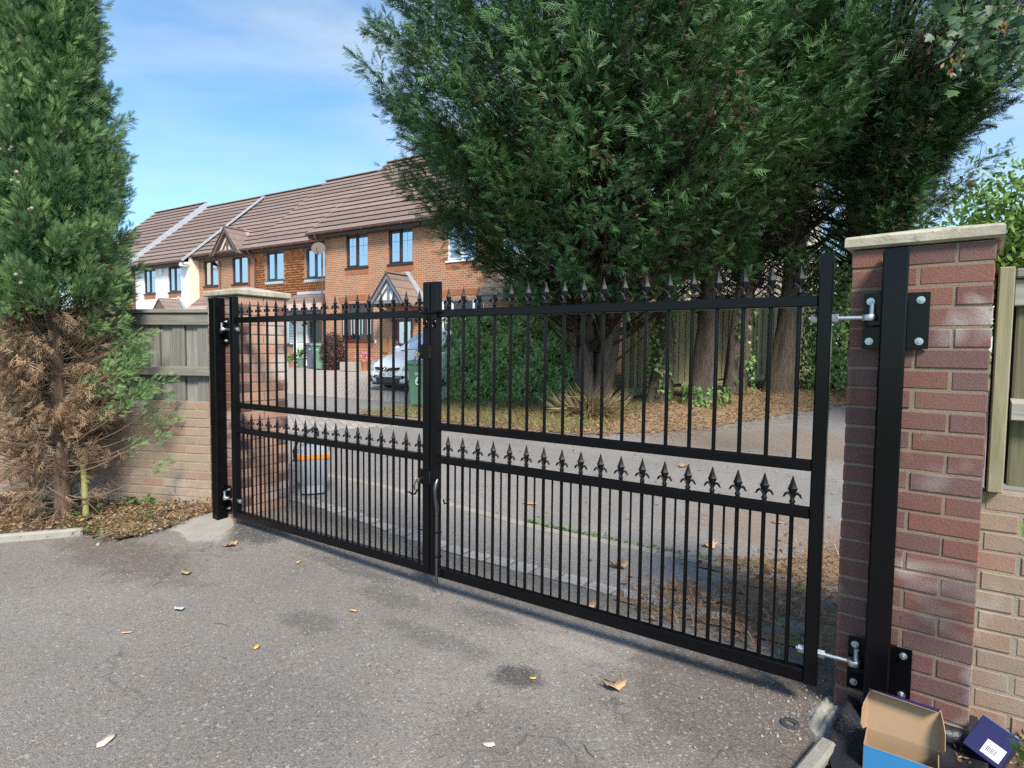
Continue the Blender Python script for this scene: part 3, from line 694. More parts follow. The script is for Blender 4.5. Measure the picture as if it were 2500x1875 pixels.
# ------------------------------------------------------------------ houses
HP0 = Vector((-9., 13.6, 0)); HTH = R(2.7)
HU = Vector((math.cos(HTH), math.sin(HTH), 0)); HN = Vector((-math.sin(HTH), math.cos(HTH), 0))
def wall_mesh(w, h, ops, rev=.1, depth=8.6, eh=None, rh=None):
    mb = MB(); xs = sorted({0, w, *[o[0] for o in ops], *[o[1] for o in ops]}); zs = sorted({-.8, h, *[o[2] for o in ops], *[o[3] for o in ops]})
    for i in range(len(xs)-1):
        for j in range(len(zs)-1):
            cx, cz = (xs[i]+xs[i+1])/2, (zs[j]+zs[j+1])/2
            if any(o[0] < cx < o[1] and o[2] < cz < o[3] for o in ops): continue
            mb.add([(xs[i], 0, zs[j]), (xs[i+1], 0, zs[j]), (xs[i+1], 0, zs[j+1]), (xs[i], 0, zs[j+1])], [(0, 1, 2, 3)])
    for (a, b, c, d) in ops[:]:
        mb.add([(a, 0, c), (b, 0, c), (b, 0, d), (a, 0, d), (a, rev, c), (b, rev, c), (b, rev, d), (a, rev, d)], [(0, 1, 5, 4), (1, 2, 6, 5), (2, 3, 7, 6), (3, 0, 4, 7)])
    for x in (0, w):
        mb.add([(x, 0, -.8), (x, depth, -.8), (x, depth, h), (x, depth/2, rh), (x, 0, h)], [(0, 1, 2, 3, 4)])
    mb.add([(0, depth, -.8), (w, depth, -.8), (w, depth, h), (0, depth, h)], [(0, 1, 2, 3)])
    return mb
def window(t, x0, x1, z0, z1, fm, rev=.1, mull=(.5,), glass='glass', sill=True, sillm=None, fw=.055, transom=None, grid=False):
    mb = MB(); y0, y1 = rev-.055, rev-.002
    for a, b, c, d in ((x0, x1, z0, z0+fw), (x0, x1, z1-fw, z1), (x0, x0+fw, z0+fw, z1-fw), (x1-fw, x1, z0+fw, z1-fw)): mb.bbox(a, b, y0, y1, c, d, .006)
    cuts = [x0+fw]; w = x1-x0
    for m in mull: mb.bbox(x0+m*w-fw*.65, x0+m*w+fw*.65, y0-.008, y1, z0+fw, z1-fw, .006); cuts += [x0+m*w-fw*.65, x0+m*w+fw*.65]
    cuts += [x1-fw]
    if transom:
        zt = z0+transom*(z1-z0); mb.bbox(x0+fw, x1-fw, y0-.004, y1, zt-fw*.4, zt+fw*.4, .005)
    # opening casement: a second slim frame inside the first light
    a, b = cuts[0], cuts[1]; q = .032
    if len(mull) == 1:
        for A_, B_, C_, D_ in ((a, b, z0+fw, z0+fw+q), (a, b, z1-fw-q, z1-fw), (a, a+q, z0+fw, z1-fw), (b-q, b, z0+fw, z1-fw)): mb.box(A_, B_, y0-.016, y0+.02, C_, D_)
    f = ob(mb, 'window', M[fm], t)
    for i in range(0, len(cuts), 2):
        ob(MB().box(cuts[i]-.01, cuts[i+1]+.01, y1-.024, y1-.012, z0+fw-.01, z1-fw+.01), 'pane', M[glass], f)
        if grid:
            g_ = MB(); xm = (cuts[i]+cuts[i+1])/2; yb = y1-.0265
            g_.box(xm-.008, xm+.008, yb, yb+.002, z0+fw, z1-fw)
            for q in (1/3, 2/3): zz = z0+fw+(z1-z0-2*fw)*q; g_.box(cuts[i], cuts[i+1], yb-.0005, yb+.0015, zz-.008, zz+.008)
            ob(g_, 'glazing_bars', M['glazing'], f)
    if sill: ob(MB().bbox(x0-.05, x1+.05, -.05, rev-.03, z0-.055, z0-.002, .006), 'sill', M[sillm or fm], f)
    return f
def roof(t, w, eh, rh, half=4.3, over=.36, x0=0., x1=None, courses=15, lverge=None, rverge=None, mat='tile'):
    x1 = w if x1 is None else x1
    run = half+over; rise = rh-eh; ln = math.hypot(run, rise); pit = math.atan2(rise, run); g = ln/courses
    mb = MB(); mb.box(x0+.02, x1-.02, 0, ln, -.07, -.01); deck = ob(mb, 'roof', M['fascia'], t, loc=(0, -over, eh), rot=(pit, 0, 0))
    mb = MB(); mb.box(x0+.02, x1-.02, -ln, 0, -.06, .02); ob(mb, 'rear_slope', M[mat], deck).matrix_parent_inverse = Matrix()
    r_ = [c for c in deck.children][-1]
    # rear slope in deck space: hinge at the ridge, mirrored pitch
    r_.location = (0, ln, 0); r_.rotation_euler = (math.pi-2*pit+math.pi, 0, 0)
    r_.rotation_euler = (-2*pit, 0, 0); r_.data.transform(Matrix.Translation((0, ln, 0)))
    mb = MB(); mb.add([(x0, 0, .044), (x1, 0, .044), (x1, g*1.12, -.008), (x0, g*1.12, -.008), (x0, 0, .066), (x1, 0, .066), (x1, g*1.12, .010), (x0, g*1.12, .010)],
                      [(3, 2, 1, 0), (4, 5, 6, 7), (0, 1, 5, 4), (1, 2, 6, 5), (2, 3, 7, 6), (3, 0, 4, 7)])
    me = mb.mesh('tile_course')
    for i in range(courses): link('tile_course', me, M[mat], deck, (0, i*g-.04, 0), (.0015*(random.random()-.5), 0, 0))
    mb = MB(); L_ = .46; nseg = max(1, int((x1-x0)/L_)); L_ = (x1-x0)/nseg
    for i in range(nseg):
        a = x0+i*L_; pts = [(a+.004, 0, 0), (a+L_-.004, 0, 0)]
        prof = [(.11*math.cos(q), .075*math.sin(q)) for q in np.linspace(0, math.pi, 7)]
        mb.prism([(p[0], p[1]+.003*(i % 2)) for p in prof], 'x', a+.003, a+L_-.003)
    ob(mb, 'ridge_tiles', M[mat], deck, loc=(0, ln, .03), rot=(-pit, 0, 0))
    for xx, sgn, m_ in ((x0, -1, lverge), (x1, 1, rverge)):
        if m_: ob(MB().box(xx-.03 if sgn < 0 else xx, xx if sgn < 0 else xx+.03, -.04, ln, -.24 if m_ == 'lead_wide' else -.03, .068), 'verge', M['lead' if m_ == 'lead_wide' else m_], deck)
    # fascia, gutter
    ob(MB().box(x0+.02, x1-.02, -over+.03, -over+.055, eh-.20, eh-.03), 'fascia', M['fascia'], t)
    ob(MB().box(x0+.02, x1-.02, -over+.05, .0, eh-.20, eh-.18), 'soffit', M['fascia'], t)
    mb = MB(); prof = [(-over-.06+.065*math.cos(q), eh-.02+.065*math.sin(q)) for q in np.linspace(math.pi, 2*math.pi, 8)]
    mb.prism(prof+[(prof[-1][0]-.008, prof[-1][1]), (prof[0][0]+.008, prof[0][1])][:0], 'x', x0, x1)
    gut = ob(mb, 'gutter', M['gutter'], t)
    for i in range(int((x1-x0)/1.0)+1):
        xx = min(x0+.1+i*1.0, x1-.1); ob(MB().box(xx-.015, xx+.015, -over-.130, -over+.03, eh-.095, eh-.012), 'gutter_bracket', M['gutter'], gut)
    return deck
def pipe(t, x, z1, z0=.0, y=-.06, over=.36, eh=5.38):
    ob(MB().tube([(x, -over-.06, eh-.07), (x, -over-.05, eh-.16), (x, y-.05, eh-.36), (x, y, eh-.45), (x, y, z0)], .034, 8), 'downpipe', M['gutter'], t, True)
def soldier(t, x0, x1, z, h=.2, mat='house_brick_b', arch=0.):
    n = max(3, int((x1-x0)/.075)); mb = MB()
    for i in range(n):
        a = x0+(x1-x0)*i/n; b = a+(x1-x0)/n*.86; u_ = (i+.5)/n*2-1; dz = arch*(1-u_*u_)
        mb.box(a, b, -.012, .01, z+dz, z+h+dz)
    o = ob(mb, 'soldier_course', M['sold'], t); return o
M['sold'] = mat_plain('soldier_brick', (.33, .125, .065), .9, var=.3, scale=14)
def house(name, label, s0, s1, v, zb): 
    p = HP0+HU*s0+HN*v; return thing(name, label, 'house', (p.x, p.y, zb), HTH), s1-s0

# house D: near brick house with the gabled porch
def house_d():
    t, w = house('terraced_house', 'orange brick house with gabled porch behind the silver car', -6.60, -1.35, 0, .62)
    X = lambda s: s+6.60
    o1 = (X(-5.40), X(-4.23), 3.95, 5.22); o2 = (X(-3.17), X(-2.0), 3.95, 5.22); ow = (X(-5.71), X(-3.95), 1.10, 2.55); od = (X(-2.86), X(-1.98), .0, 2.05)
    wm = wall_mesh(w, 5.38, [o1, o2, ow, od], eh=5.38, rh=9.38); ob(wm, 'wall', M['house_brick'], t)
    window(t, *o1, 'frame_dk', grid=True); window(t, *o2, 'frame_dk', grid=True)
    for o in (o1, o2): soldier(t, o[0]-.06, o[1]+.06, o[2]-.27)
    # bow window with curtains behind clear dark panes
    f = window(t, *ow, 'frame_red', mull=(.25, .5, .75), glass='glass_dark', transom=.78)
    for q in range(4):
        x0 = ow[0]+(ow[1]-ow[0])*(q+.12)/4; mb = MB()
        for k_ in range(2):
            a = x0+.16*k_; mb.add([(a, .083-.002*(k_ % 2), 1.35+.04*k_), (a+.05, .083, 1.30+.04*k_), (a+.06, .083, 2.2), (a, .083, 2.2)], [(0, 1, 2, 3)])
        ob(mb, 'curtain', M['curtain'], f, loc=(0, -.022, 0))
    soldier(t, ow[0]-.1, ow[1]+.1, 2.58, .21, arch=.09); soldier(t, ow[0], ow[1], .84, .19)
    ob(MB().prism([(ow[0]+(ow[1]-ow[0])*i/10, 2.55+.10*(1-(i/5-1)**2)) for i in range(11)], 'y', .02, .06), 'arch_panel', M['frame_wh'], t)
    # door
    d = ob(MB().bbox(od[0], od[1], .06, .10, 0, 2.05, .004), 'door', M['frame_red'], t)
    for a, b in ((.18, .40), (.50, .72)): ob(MB().bbox(od[0]+a, od[0]+b, .050, .062, 1.0, 1.8, .004), 'door_pane', M['glass'], d)
    for a, b in ((.18, .40), (.50, .72)): ob(MB().bbox(od[0]+a, od[0]+b, .052, .062, .2, .75, .006), 'door_panel', M['frame_red'], d)
    mb = MB(); mb.bbox(od[0]+.06, od[0]+.09, .03, .06, .92, 1.12, .004); mb.tube([(od[0]+.075, .03, 1.03), (od[0]+.075, .005, 1.03), (od[0]+.19, .005, 1.03)], .011, 6); ob(mb, 'door_handle', M['zinc'], d)
    ob(MB().bbox(od[0]+.30, od[0]+.58, .050, .062, .86, .93, .003), 'letter_plate', M['zinc'], d)
    # gabled porch canopy
    px0, px1, ap = X(-3.06), X(-1.56), X(-2.28); pz, pa = 2.50, 3.42
    c = ob(MB().prism([(px0, pz-.10), (px1, pz-.10), (px1, pz+.02), (px0, pz+.02)], 'y', -1.0, -.93), 'porch_canopy', M['timber_grey'], t)
    mb = MB()
    for a, b in ((px0-.08, ap), (px1+.08, ap)):
        sg = 1 if b > a else -1; dx = .13*sg
        mb.prism([(a, pz-.12), (a+dx*1.1, pz-.12), (b, pa-.16), (b, pa+.02)], 'y', -1.06, -1.0)
    mb.prism([(ap-.04, pz), (ap+.04, pz), (ap+.04, pa-.1), (ap-.04, pa-.1)], 'y', -1.0, -.95)
    for sg in (-1, 1): mb.prism([(ap+sg*.42, pz), (ap+sg*.50, pz), (ap+sg*.06, pz+.5), (ap, pz+.5)], 'y', -1.0, -.95)
    ob(mb, 'gable_frame', M['timber_grey'], c)
    ob(MB().prism([(px0+.05, pz), (px1-.05, pz), (ap, pa-.12)], 'y', -.94, -.90), 'gable_infill', M['frame_wh'], c)
    for sg, e in ((-1, px0-.16), (1, px1+.16)):
        for q in range(4):
            f0, f1 = q/4, (q+1)/4+.03; A0 = (e+(ap-e)*f0, pz-.18+(pa+.06-pz+.18)*f0); A1 = (e+(ap-e)*f1, pz-.18+(pa+.06-pz+.18)*f1)
            ob(MB().prism([A0, A1, (A1[0], A1[1]+.03), (A0[0], A0[1]+.075)], 'y', -1.10, .0), 'tile_course', M['tile_dark'], c)
    ob(MB().prism([(ap-.1, pa+.06), (ap, pa+.13), (ap+.1, pa+.06)], 'y', -1.1, -.0), 'ridge_tiles', M['tile_dark'], c)
    ob(MB().prism([(ap-.05, pa+.20), (ap+.12, pa+.20), (px1+.30, pz+.02), (px1+.16, pz-.10)], 'y', -.04, -.014), 'flashing', M['lead'], c)
    for xx in (px0+.06, px1-.06):
        ob(MB().tube([(xx, -.02, pz-.7), (xx, -.35, pz-.35), (xx, -.9, pz-.1)], .045, 4), 'bracket', M['timber_grey'], c)
    ob(MB().bbox(X(-3.49), X(-3.18), -.06, -.001, .65, 1.22, .01), 'meter_box', M['meter'], t)
    ob(MB().bbox(X(-3.86), X(-3.77), -.035, -.001, 1.0, 1.14, .006), 'junction_box', M['frame_wh'], t)
    mb = MB(); mb.bbox(X(-3.42), X(-3.2), -.12, 0, 2.02, 2.16, .01); mb.prism([(X(-3.4), 2.0), (X(-3.22), 2.0), (X(-3.27), 1.9), (X(-3.35), 1.9)], 'y', -.11, -.03); ob(mb, 'wall_lamp', M['lampw'], t)
    ob(MB().bbox(X(-1.82), X(-1.74), -.09, -.002, 1.78, 2.0, .01), 'wall_lamp', M['rubber'], t)
    roof(t, w, 5.38, 9.42, x0=-.62, x1=w, lverge=None)
    pipe(t, -.10, 5.2)
M['meter'] = mat_plain('brown_meter_box', (.30, .145, .065), .6, var=.12); M['lampw'] = mat_plain('grey_lamp_glass', (.4, .42, .45), .3, var=.2)
house_d()
def house_e():
    t, w = house('terraced_house', 'orange brick house with white windows, half hidden by the big conifer', -1.345, 4.6, 0, .62)
    X = lambda s: s+1.345
    o1 = (X(-.42), X(.83), 3.88, 5.15); o2 = (X(1.86), X(3.1), 3.88, 5.15); ow = (X(-.67), X(1.14), 1.05, 2.55); og = (X(1.9), X(4.2), 0, 2.1)
    ob(wall_mesh(w, 5.38, [o1, o2, ow, og], eh=5.38, rh=9.38), 'wall', M['house_brick'], t)
    for o in (o1, o2): window(t, *o, 'frame_wh'); soldier(t, o[0]-.06, o[1]+.06, o[2]-.27)
    f = window(t, *ow, 'frame_wh', mull=(.25, .5, .75), glass='glass_dark', transom=.72)
    for q in range(6):
        x0 = ow[0]+.12+.29*q; ob(MB().add([(x0, .061, 1.3), (x0+.1, .061, 1.25), (x0+.12, .061, 2.2), (x0, .061, 2.2)], [(0, 1, 2, 3)]), 'curtain', M['curtain'], f)
    soldier(t, ow[0]-.1, ow[1]+.1, 2.60, .21, arch=.1)
    ob(MB().prism([(ow[0]+(ow[1]-ow[0])*i/10, 2.55+.12*(1-(i/5-1)**2)) for i in range(11)], 'y', .02, .06), 'arch_panel', M['frame_wh'], t)
    g = ob(MB().bbox(og[0], og[1], .06, .10, 0, 2.1, .004), 'garage_door', M['garage'], t)
    for q in range(7): ob(MB().bbox(og[0]+.02, og[1]-.02, .045, .062, .05+q*.29, .05+q*.29+.26, .006), 'garage_panel', M['garage'], g)
    c = ob(MB().box(X(1.55), w, -.95, -.9, 2.38, 2.55), 'canopy', M['timber_grey'], t)
    for q in range(4):
        y0 = -1.0+q*.26; z = 2.52+q*.215; ob(MB().prism([(y0, z+.02), (y0+.3, z+.25), (y0+.3, z+.29), (y0, z+.08)], 'x', X(1.5), w), 'tile_course', M['tile_dark'], c)
    ob(MB().prism([(-.05, 3.30), (-.002, 3.30), (-.002, 3.75), (-.03, 3.70)], 'x', X(1.6), w), 'flashing', M['lead'], c)
    roof(t, w, 5.38, 9.42)
M['garage'] = mat_plain('pale_green_garage_door', (.33, .42, .35), .5, var=.08)
house_e()
def tile_hanging(t, x0, x1, z0, z1, holes):
    tw, th = .165, .11; V = []; T = []; tint = []; n = 0; j = 0; z = z0
    while z < z1-.02:
        x = x0-(tw/2 if j % 2 else 0)
        while x < x1:
            a, b = max(x, x0)+.002, min(x+tw, x1)-.002; top = min(z+th*1.05, z1)
            if b-a > .03 and not any(a < h_[1]-.02 and b > h_[0]+.02 and z < h_[3]-.02 and z+th > h_[2]+.02 for h_ in holes):
                e = .004*random.random(); k_ = random.random()
                V += [(a, -.035-e, z), (b, -.035-e, z), (b, -.012, top), (a, -.012, top), (a, -.003, z), (b, -.003, z)]
                T += [(n, n+1, n+2), (n, n+2, n+3), (n, n+4, n+5), (n, n+5, n+1)]; tint += [k_]*6; n += 6
            x += tw
        z += th; j += 1
    o = mesh_np('tile_hanging', np.array(V), np.array(T), M['hung'], t, tint); o['kind'] = 'stuff'
def house_c2():
    t, w = house('terraced_house', 'house with orange hung tiles upstairs and dark blue front door', -12.55, -6.605, 1.1, .62)
    X = lambda s: s+12.55
    o1 = (X(-11.76), X(-10.56), 3.88, 5.18); o2 = (X(-9.05), X(-7.85), 3.85, 5.15); od = (X(-8.82), X(-7.92), 0, 2.25); ow = (X(-11.9), X(-10.18), .95, 2.15)
    ob(wall_mesh(w, 5.38, [o1, o2, od, ow], eh=5.38, rh=9.38), 'wall', M['house_brick_b'], t)
    tile_hanging(t, .02, w-.02, 2.62, 5.30, [(o1[0]-.06, o1[1]+.06, o1[2]-.14, o1[3]+.3), (o2[0]-.06, o2[1]+.06, o2[2]-.14, o2[3]+.3)])
    for o in (o1, o2):
        f = window(t, *o, 'frame_blue', glass='glass')
        mb = MB()
        for q in range(9): 
            a = o[0]-.05+q*(o[1]-o[0]+.1)/9; bw = (o[1]-o[0]+.1)/9
            mb.prism([(a, o[2]-.06), (a+bw, o[2]-.06), (a+bw*.9, o[2]-.16), (a+bw*.5, o[2]-.19), (a+bw*.1, o[2]-.16)], 'y', -.07, -.045)
        ob(mb, 'lead_apron', M['lead'], f)
    window(t, *ow, 'frame_blue', mull=(.33, .66))
    # louvred shutter
    sh = ob(MB().bbox(ow[1]+.02, ow[1]+.36, -.045, -.002, .85, 2.2, .004), 'shutter', M['frame_blue'], t)
    for q in range(17): ob(MB().box(ow[1]+.06, ow[1]+.32, -.056, -.044, .96+q*.07, 1.0+q*.07), 'louvre', M['frame_wh'], sh)
    ob(MB().bbox(X(-9.80), X(-8.86), -.12, -.001, -.3, 2.12, .006), 'white_panel_wall', M['render'], t)
    for a, b in ((.15, .95), (1.05, 1.5)): ob(MB().bbox(X(-9.50), X(-9.12), -.15, -.121, a, b, .005), 'meter_cupboard', M['meter2'], t)
    ob(MB().bbox(X(-9.20), X(-9.08), -.135, -.121, 1.75, 1.86, .003), 'number_plaque', M['frame_blue'], t)
    d = ob(MB().bbox(od[0], od[1], .03, .09, 0, 2.2, .004), 'door', M['frame_blue'], t)
    ob(MB().bbox(od[0]+.34, od[1]-.14, .020, .032, .95, 1.95, .006), 'door_pane', M['glass_dark'], d)
    for a in (.0, .14): ob(MB().bbox(od[0]+a, od[0]+a+.08, .012, .032, 0, 2.2, .004), 'door_stile', M['frame_blue'], d)
    mb = MB(); pts = [(od[0]+.55+.06*math.cos(a), .01, .72+.09*math.sin(a)) for a in np.linspace(0, 2*math.pi, 13)]; mb.tube(pts, .016, 6, cap=False); ob(mb, 'door_knocker', M['zinc'], d)
    mb = MB(); mb.tube([(od[0]+.24, .02, 1.0), (od[0]+.24, -.02, 1.05), (od[0]+.24, -.02, 1.2), (od[0]+.24, .02, 1.25)], .014, 6); ob(mb, 'door_handle', M['brass'], d)
    c = ob(MB().box(X(-9.9), w-.03, -.82, -.78, 2.24, 2.40), 'canopy', M['frame_blue'], t)
    for q in range(4):
        y0 = -.88+q*.235; z = 2.36+q*.2; ob(MB().prism([(y0, z+.02), (y0+.28, z+.24), (y0+.28, z+.28), (y0, z+.075)], 'x', X(-9.95)+.05*q, w-.04), 'tile_course', M['tile'], c)
    ob(MB().prism([(-.06, 3.15), (-.037, 3.15), (-.037, 3.28), (-.05, 3.28)], 'x', X(-9.6), w-.04), 'flashing', M['lead'], c)
    for xx in (X(-9.75), X(-8.9)): ob(MB().tube([(xx, -.02, 1.75), (xx, -.3, 2.0), (xx, -.75, 2.24)], .04, 4), 'bracket', M['fascia'], c)
    roof(t, w, 5.38, 9.56, x1=w+.5)
    pipe(t, .02, 5.2)
M['meter2'] = mat_plain('pale_meter_cupboard', (.52, .57, .50), .6, var=.06)
house_c2()
def house_c1():
    t, w = house('terraced_house', 'brown brick house with small timbered gable over its window', -17.60, -12.555, 1.1, .62)
    X = lambda s: s+17.60
    o1 = (X(-16.71), X(-15.52), 3.85, 5.13); o2 = (X(-14.36), X(-13.16), 3.85, 5.14); ow = (X(-15.2), X(-13.3), 1., 2.2)
    ob(wall_mesh(w, 5.38, [o1, o2, ow], eh=5.38, rh=9.38), 'wall', M['house_brick_b'], t)
    for o in (o1, o2): window(t, *o, 'frame_dk'); soldier(t, o[0]-.05, o[1]+.05, o[2]-.27)
    window(t, *ow, 'frame_dk', mull=(.33, .66))
    roof(t, w, 5.38, 9.42)
    # timbered gablet
    a, b, ap = X(-15.29), X(-13.14), X(-14.22); z0, z1 = 5.30, 6.46
    g = ob(MB().prism([(a+.1, z0), (b-.1, z0), (ap, z1-.1)], 'y', -.30, -.26), 'gablet', M['cream'], t)
    mb = MB()
    for e in (a, b):
        sg = 1 if e < ap else -1
        mb.prism([(e, z0-.08), (e+sg*.17, z0-.08), (ap, z1-.17), (ap, z1)], 'y', -.48, -.36)
    mb.prism([(a+.15, z0-.06), (b-.15, z0-.06), (b-.2, z0+.07), (a+.2, z0+.07)], 'y', -.36, -.305)
    mb.prism([(ap-.06, z0), (ap+.06, z0), (ap+.05, z1-.1), (ap-.05, z1-.1)], 'y', -.36, -.31)
    for sg in (-1, 1): mb.prism([(ap+sg*.42, z0), (ap+sg*.56, z0), (ap+sg*.1, z0+.62), (ap, z0+.62)], 'y', -.35, -.31)
    ob(mb, 'gable_timbers', M['timber'], g)
    for e in (a-.1, b+.1):
        for q in range(4):
            f0, f1 = q/4, (q+1)/4+.04; A0 = (e+(ap-e)*f0, z0-.12+(z1+.04-z0+.12)*f0); A1 = (e+(ap-e)*f1, z0-.12+(z1+.04-z0+.12)*f1)
            ob(MB().prism([A0, A1, (A1[0], A1[1]+.03), (A0[0], A0[1]+.07)], 'y', -.52, .2+.28*(q+1)), 'tile_course', M['tile'], g)
    ob(MB().prism([(ap-.1, z1+.05), (ap, z1+.12), (ap+.1, z1+.05)], 'y', -.52, 1.25), 'ridge_tiles', M['tile'], g)
    pipe(t, a+.02, 5.2); pipe(t, X(-12.98), 5.2)
    mb = MB(); c = ob(MB().box(X(-17.2), X(-15.6), -.9, -.85, 2.35, 2.5), 'canopy', M['fascia'], t)
    for q in range(4):
        y0 = -.92+q*.235; z = 2.45+q*.2; ob(MB().prism([(y0, z+.02), (y0+.28, z+.24), (y0+.28, z+.28), (y0, z+.075)], 'x', X(-17.25), X(-15.4)), 'tile_course', M['tile'], c)
house_c1()
def house_b():
    t, w = house('terraced_house', 'white rendered house behind the grey board fence', -22.28, -17.15, .57, .32)
    X = lambda s: s+22.28
    o1 = (X(-21.35), X(-20.22), 3.91, 5.19); o2 = (X(-18.99), X(-17.83), 3.91, 5.20)
    ob(wall_mesh(w, 5.38, [o1, o2], eh=5.38, rh=9.38), 'wall', M['render'], t)
    ob(MB().box(w+.001, w+.03, 0.0, 1.0, -.6, 5.7), 'return_wall', M['cream'], t)
    for o in (o1, o2): window(t, *o, 'frame_dk', grid=True); soldier(t, o[0], o[1], o[2]-.30, .23)
    ob(MB().bbox(X(-19.75), X(-19.47), -.09, -.001, 4.85, 5.18, .015), 'alarm_box', M['frame_wh'], t)
    ob(MB().tube([(.05, -.06, 5.2), (.05, -.06, 0)], .034, 8), 'downpipe', M['gutter'], t, True)
    # small gabled porch roof
    a, b, ap = X(-18.62), X(-17.5), X(-18.2); z0, z1 = 2.95, 3.42
    g = ob(MB().prism([(a, z0), (a+1.1, z0), (a+.5, z1)], 'y', -.95, -.9), 'porch_roof', M['timber'], t)
    for e in (a-.12, a+1.15):
        for q in range(3):
            f0, f1 = q/3, (q+1)/3+.04; A0 = (e+(a+.5-e)*f0, z0-.1+(z1+.04-z0+.1)*f0); A1 = (e+(a+.5-e)*f1, z0-.1+(z1+.04-z0+.1)*f1)
            ob(MB().prism([A0, A1, (A1[0], A1[1]+.03), (A0[0], A0[1]+.07)], 'y', -1.0, -.0), 'tile_course', M['tile_dark'], g)
    ob(MB().prism([(a+.45, z1+.25), (a+.6, z1+.25), (a+1.5, z0-.05), (a+1.15, z0-.05)], 'y', -.05, -.014), 'flashing', M['lead'], g)
    roof(t, w, 5.38, 9.50, rverge='lead', x1=w+.1)
    ob(MB().bbox(w-.12, w+.06, -.42, -.0, 5.1, 5.33, .02), 'verge_corbel', M['render'], t)
house_b()
def house_a():
    t, w = house('terraced_house', 'farthest brick house of the row, mostly behind the cypress', -27.9, -22.285, .45, .32)
    o1 = (.8, 2.0, 3.98, 5.24); o2 = (3.3, 4.5, 3.98, 5.24)
    ob(wall_mesh(w, 5.38, [o1, o2], eh=5.38, rh=9.38), 'wall', M['house_brick'], t)
    for o in (o1, o2): window(t, *o, 'frame_dk')
    roof(t, w, 5.50, 9.74, rverge='lead_wide')
house_a()
def house_f():
    t, w = house('detached_house', 'cream rendered house glimpsed between the conifer trunks', 3.6, 10.2, 8.5, .62)
    o1 = (.9, 2.2, 3.6, 4.8); o2 = (3.8, 5.1, 3.6, 4.8); o3 = (.9, 2.4, .9, 2.2)
    ob(wall_mesh(w, 5.1, [o1, o2, o3], eh=5.1, rh=8.6), 'wall', M['cream'], t)
    for o in (o1, o2, o3): window(t, *o, 'frame_wh')
    roof(t, w, 5.1, 8.6)
house_f()
def dish():
    p = HP0+HU*(-6.46)+HN*(-.42)
    t = thing('satellite_dish', 'round brown satellite dish on the corner of the brick house', 'satellite dish', (p.x, p.y, 5.33), HTH+R(35))
    prof = [(.005, 0), (.12, .012), (.24, .045), (.33, .085), (.335, .09), (.33, .080), (.24, .035), (.12, .0)]
    mb = MB(); mb.lathe([(a*.74, b) for a, b in prof[:5]], 20, sx=1.12); o = ob(mb, 'reflector', M['dish'], t, True); o.rotation_euler = (R(78), 0, 0)
    ob(MB().tube([(0, -.08, -.25), (0, -.35, -.12), (0, -.42, -.02)], .012, 6), 'feed_arm', M['rubber'], t)
    ob(MB().tube([(0, .0, 0), (0, .2, -.02), (-.12, .42, -.1)], .02, 6), 'mounting_arm', M['zinc'], t)
M['dish'] = mat_plain('brown_dish', (.10, .07, .058), .5, var=.2)
dish()

# ------------------------------------------------------------------ text
def text_mesh(body, size, ex=.002):
    cu = bpy.data.curves.new('lettering', 'FONT'); cu.body = body; cu.size = size; cu.extrude = ex; cu.align_x = 'CENTER'; cu.align_y = 'CENTER'; cu.resolution_u = 4
    o = bpy.data.objects.new('lettering_source', cu); COL.objects.link(o); dg = bpy.context.evaluated_depsgraph_get()
    me = bpy.data.meshes.new_from_object(o.evaluated_get(dg)); bpy.data.objects.remove(o); bpy.data.curves.remove(cu); me.materials.clear(); return me

# ------------------------------------------------------------------ wheelie bins
def wheelie_bin(label, x, y, rz, mat, number=None, tilt=0.):
    t = thing('wheelie_bin', label, 'wheelie bin', (x, y, float(G(x, y))), rz, 'wheelie bins')
    mb = MB(); rings = [(.20, .215, .04), (.205, .22, .08), (.235, .265, .80), (.255, .285, .84), (.26, .29, .93), (.26, .29, .955)]
    def ring(hx, hy, z, b=.04): return [(-hx+b, -hy, z), (hx-b, -hy, z), (hx, -hy+b, z), (hx, hy-b, z), (hx-b, hy, z), (-hx+b, hy, z), (-hx, hy-b, z), (-hx, -hy+b, z)]
    for hx, hy, z in rings: mb.v += ring(hx, hy, z)
    for i in range(len(rings)-1):
        for j in range(8): mb.f.append((i*8+j, i*8+(j+1) % 8, (i+1)*8+(j+1) % 8, (i+1)*8+j)); mb.mi.append(0)
    mb.f.append(tuple(range(8))[::-1]); mb.mi.append(0)
    ob(mb, 'body', M[mat], t, True)
    mb = MB(); lr = [(.285, .315, .945), (.29, .32, .985), (.27, .30, 1.01), (.20, .23, 1.05)]
    for hx, hy, z in lr: mb.v += ring(hx, hy, z)
    for i in range(len(lr)-1):
        for j in range(8): mb.f.append((i*8+j, i*8+(j+1) % 8, (i+1)*8+(j+1) % 8, (i+1)*8+j)); mb.mi.append(0)
    mb.f += [tuple(range(8))[::-1], tuple(range(24, 32))]; mb.mi += [0, 0]; mb.bbox(-.2, .2, -.345, -.30, .955, .985, .008)
    ob(mb, 'lid', M[mat], t, True)
    ob(MB().tube([(-.2, .34, .98), (.2, .34, .98)], .016, 8), 'handle', M[mat], t, True)
    for s in (-1, 1): ob(MB().tube([(s*.21, .20, .1), (s*.265, .20, .1)], .10, 16), 'wheel', M['rubber'], t, True)
    ob(MB().tube([(-.24, .20, .1), (.24, .20, .1)], .012, 6), 'axle', M['steel'], t)
    if number:
        link('bin_number', text_mesh(number, .30, .002), M['white'], t, (0, -.262, .58), (R(90-4), 0, 0))
        mb = MB(); 
        for q in range(3): mb.box(-.07+.0, .07-.03*q, -.271, -.2685, .755-.022*q, .765-.022*q)
        ob(mb, 'printed_lines', M['white'], t)
    else:
        ob(MB().box(-.05, .05, -.272, -.267, .78, .80), 'printed_lines', M['white'], t)
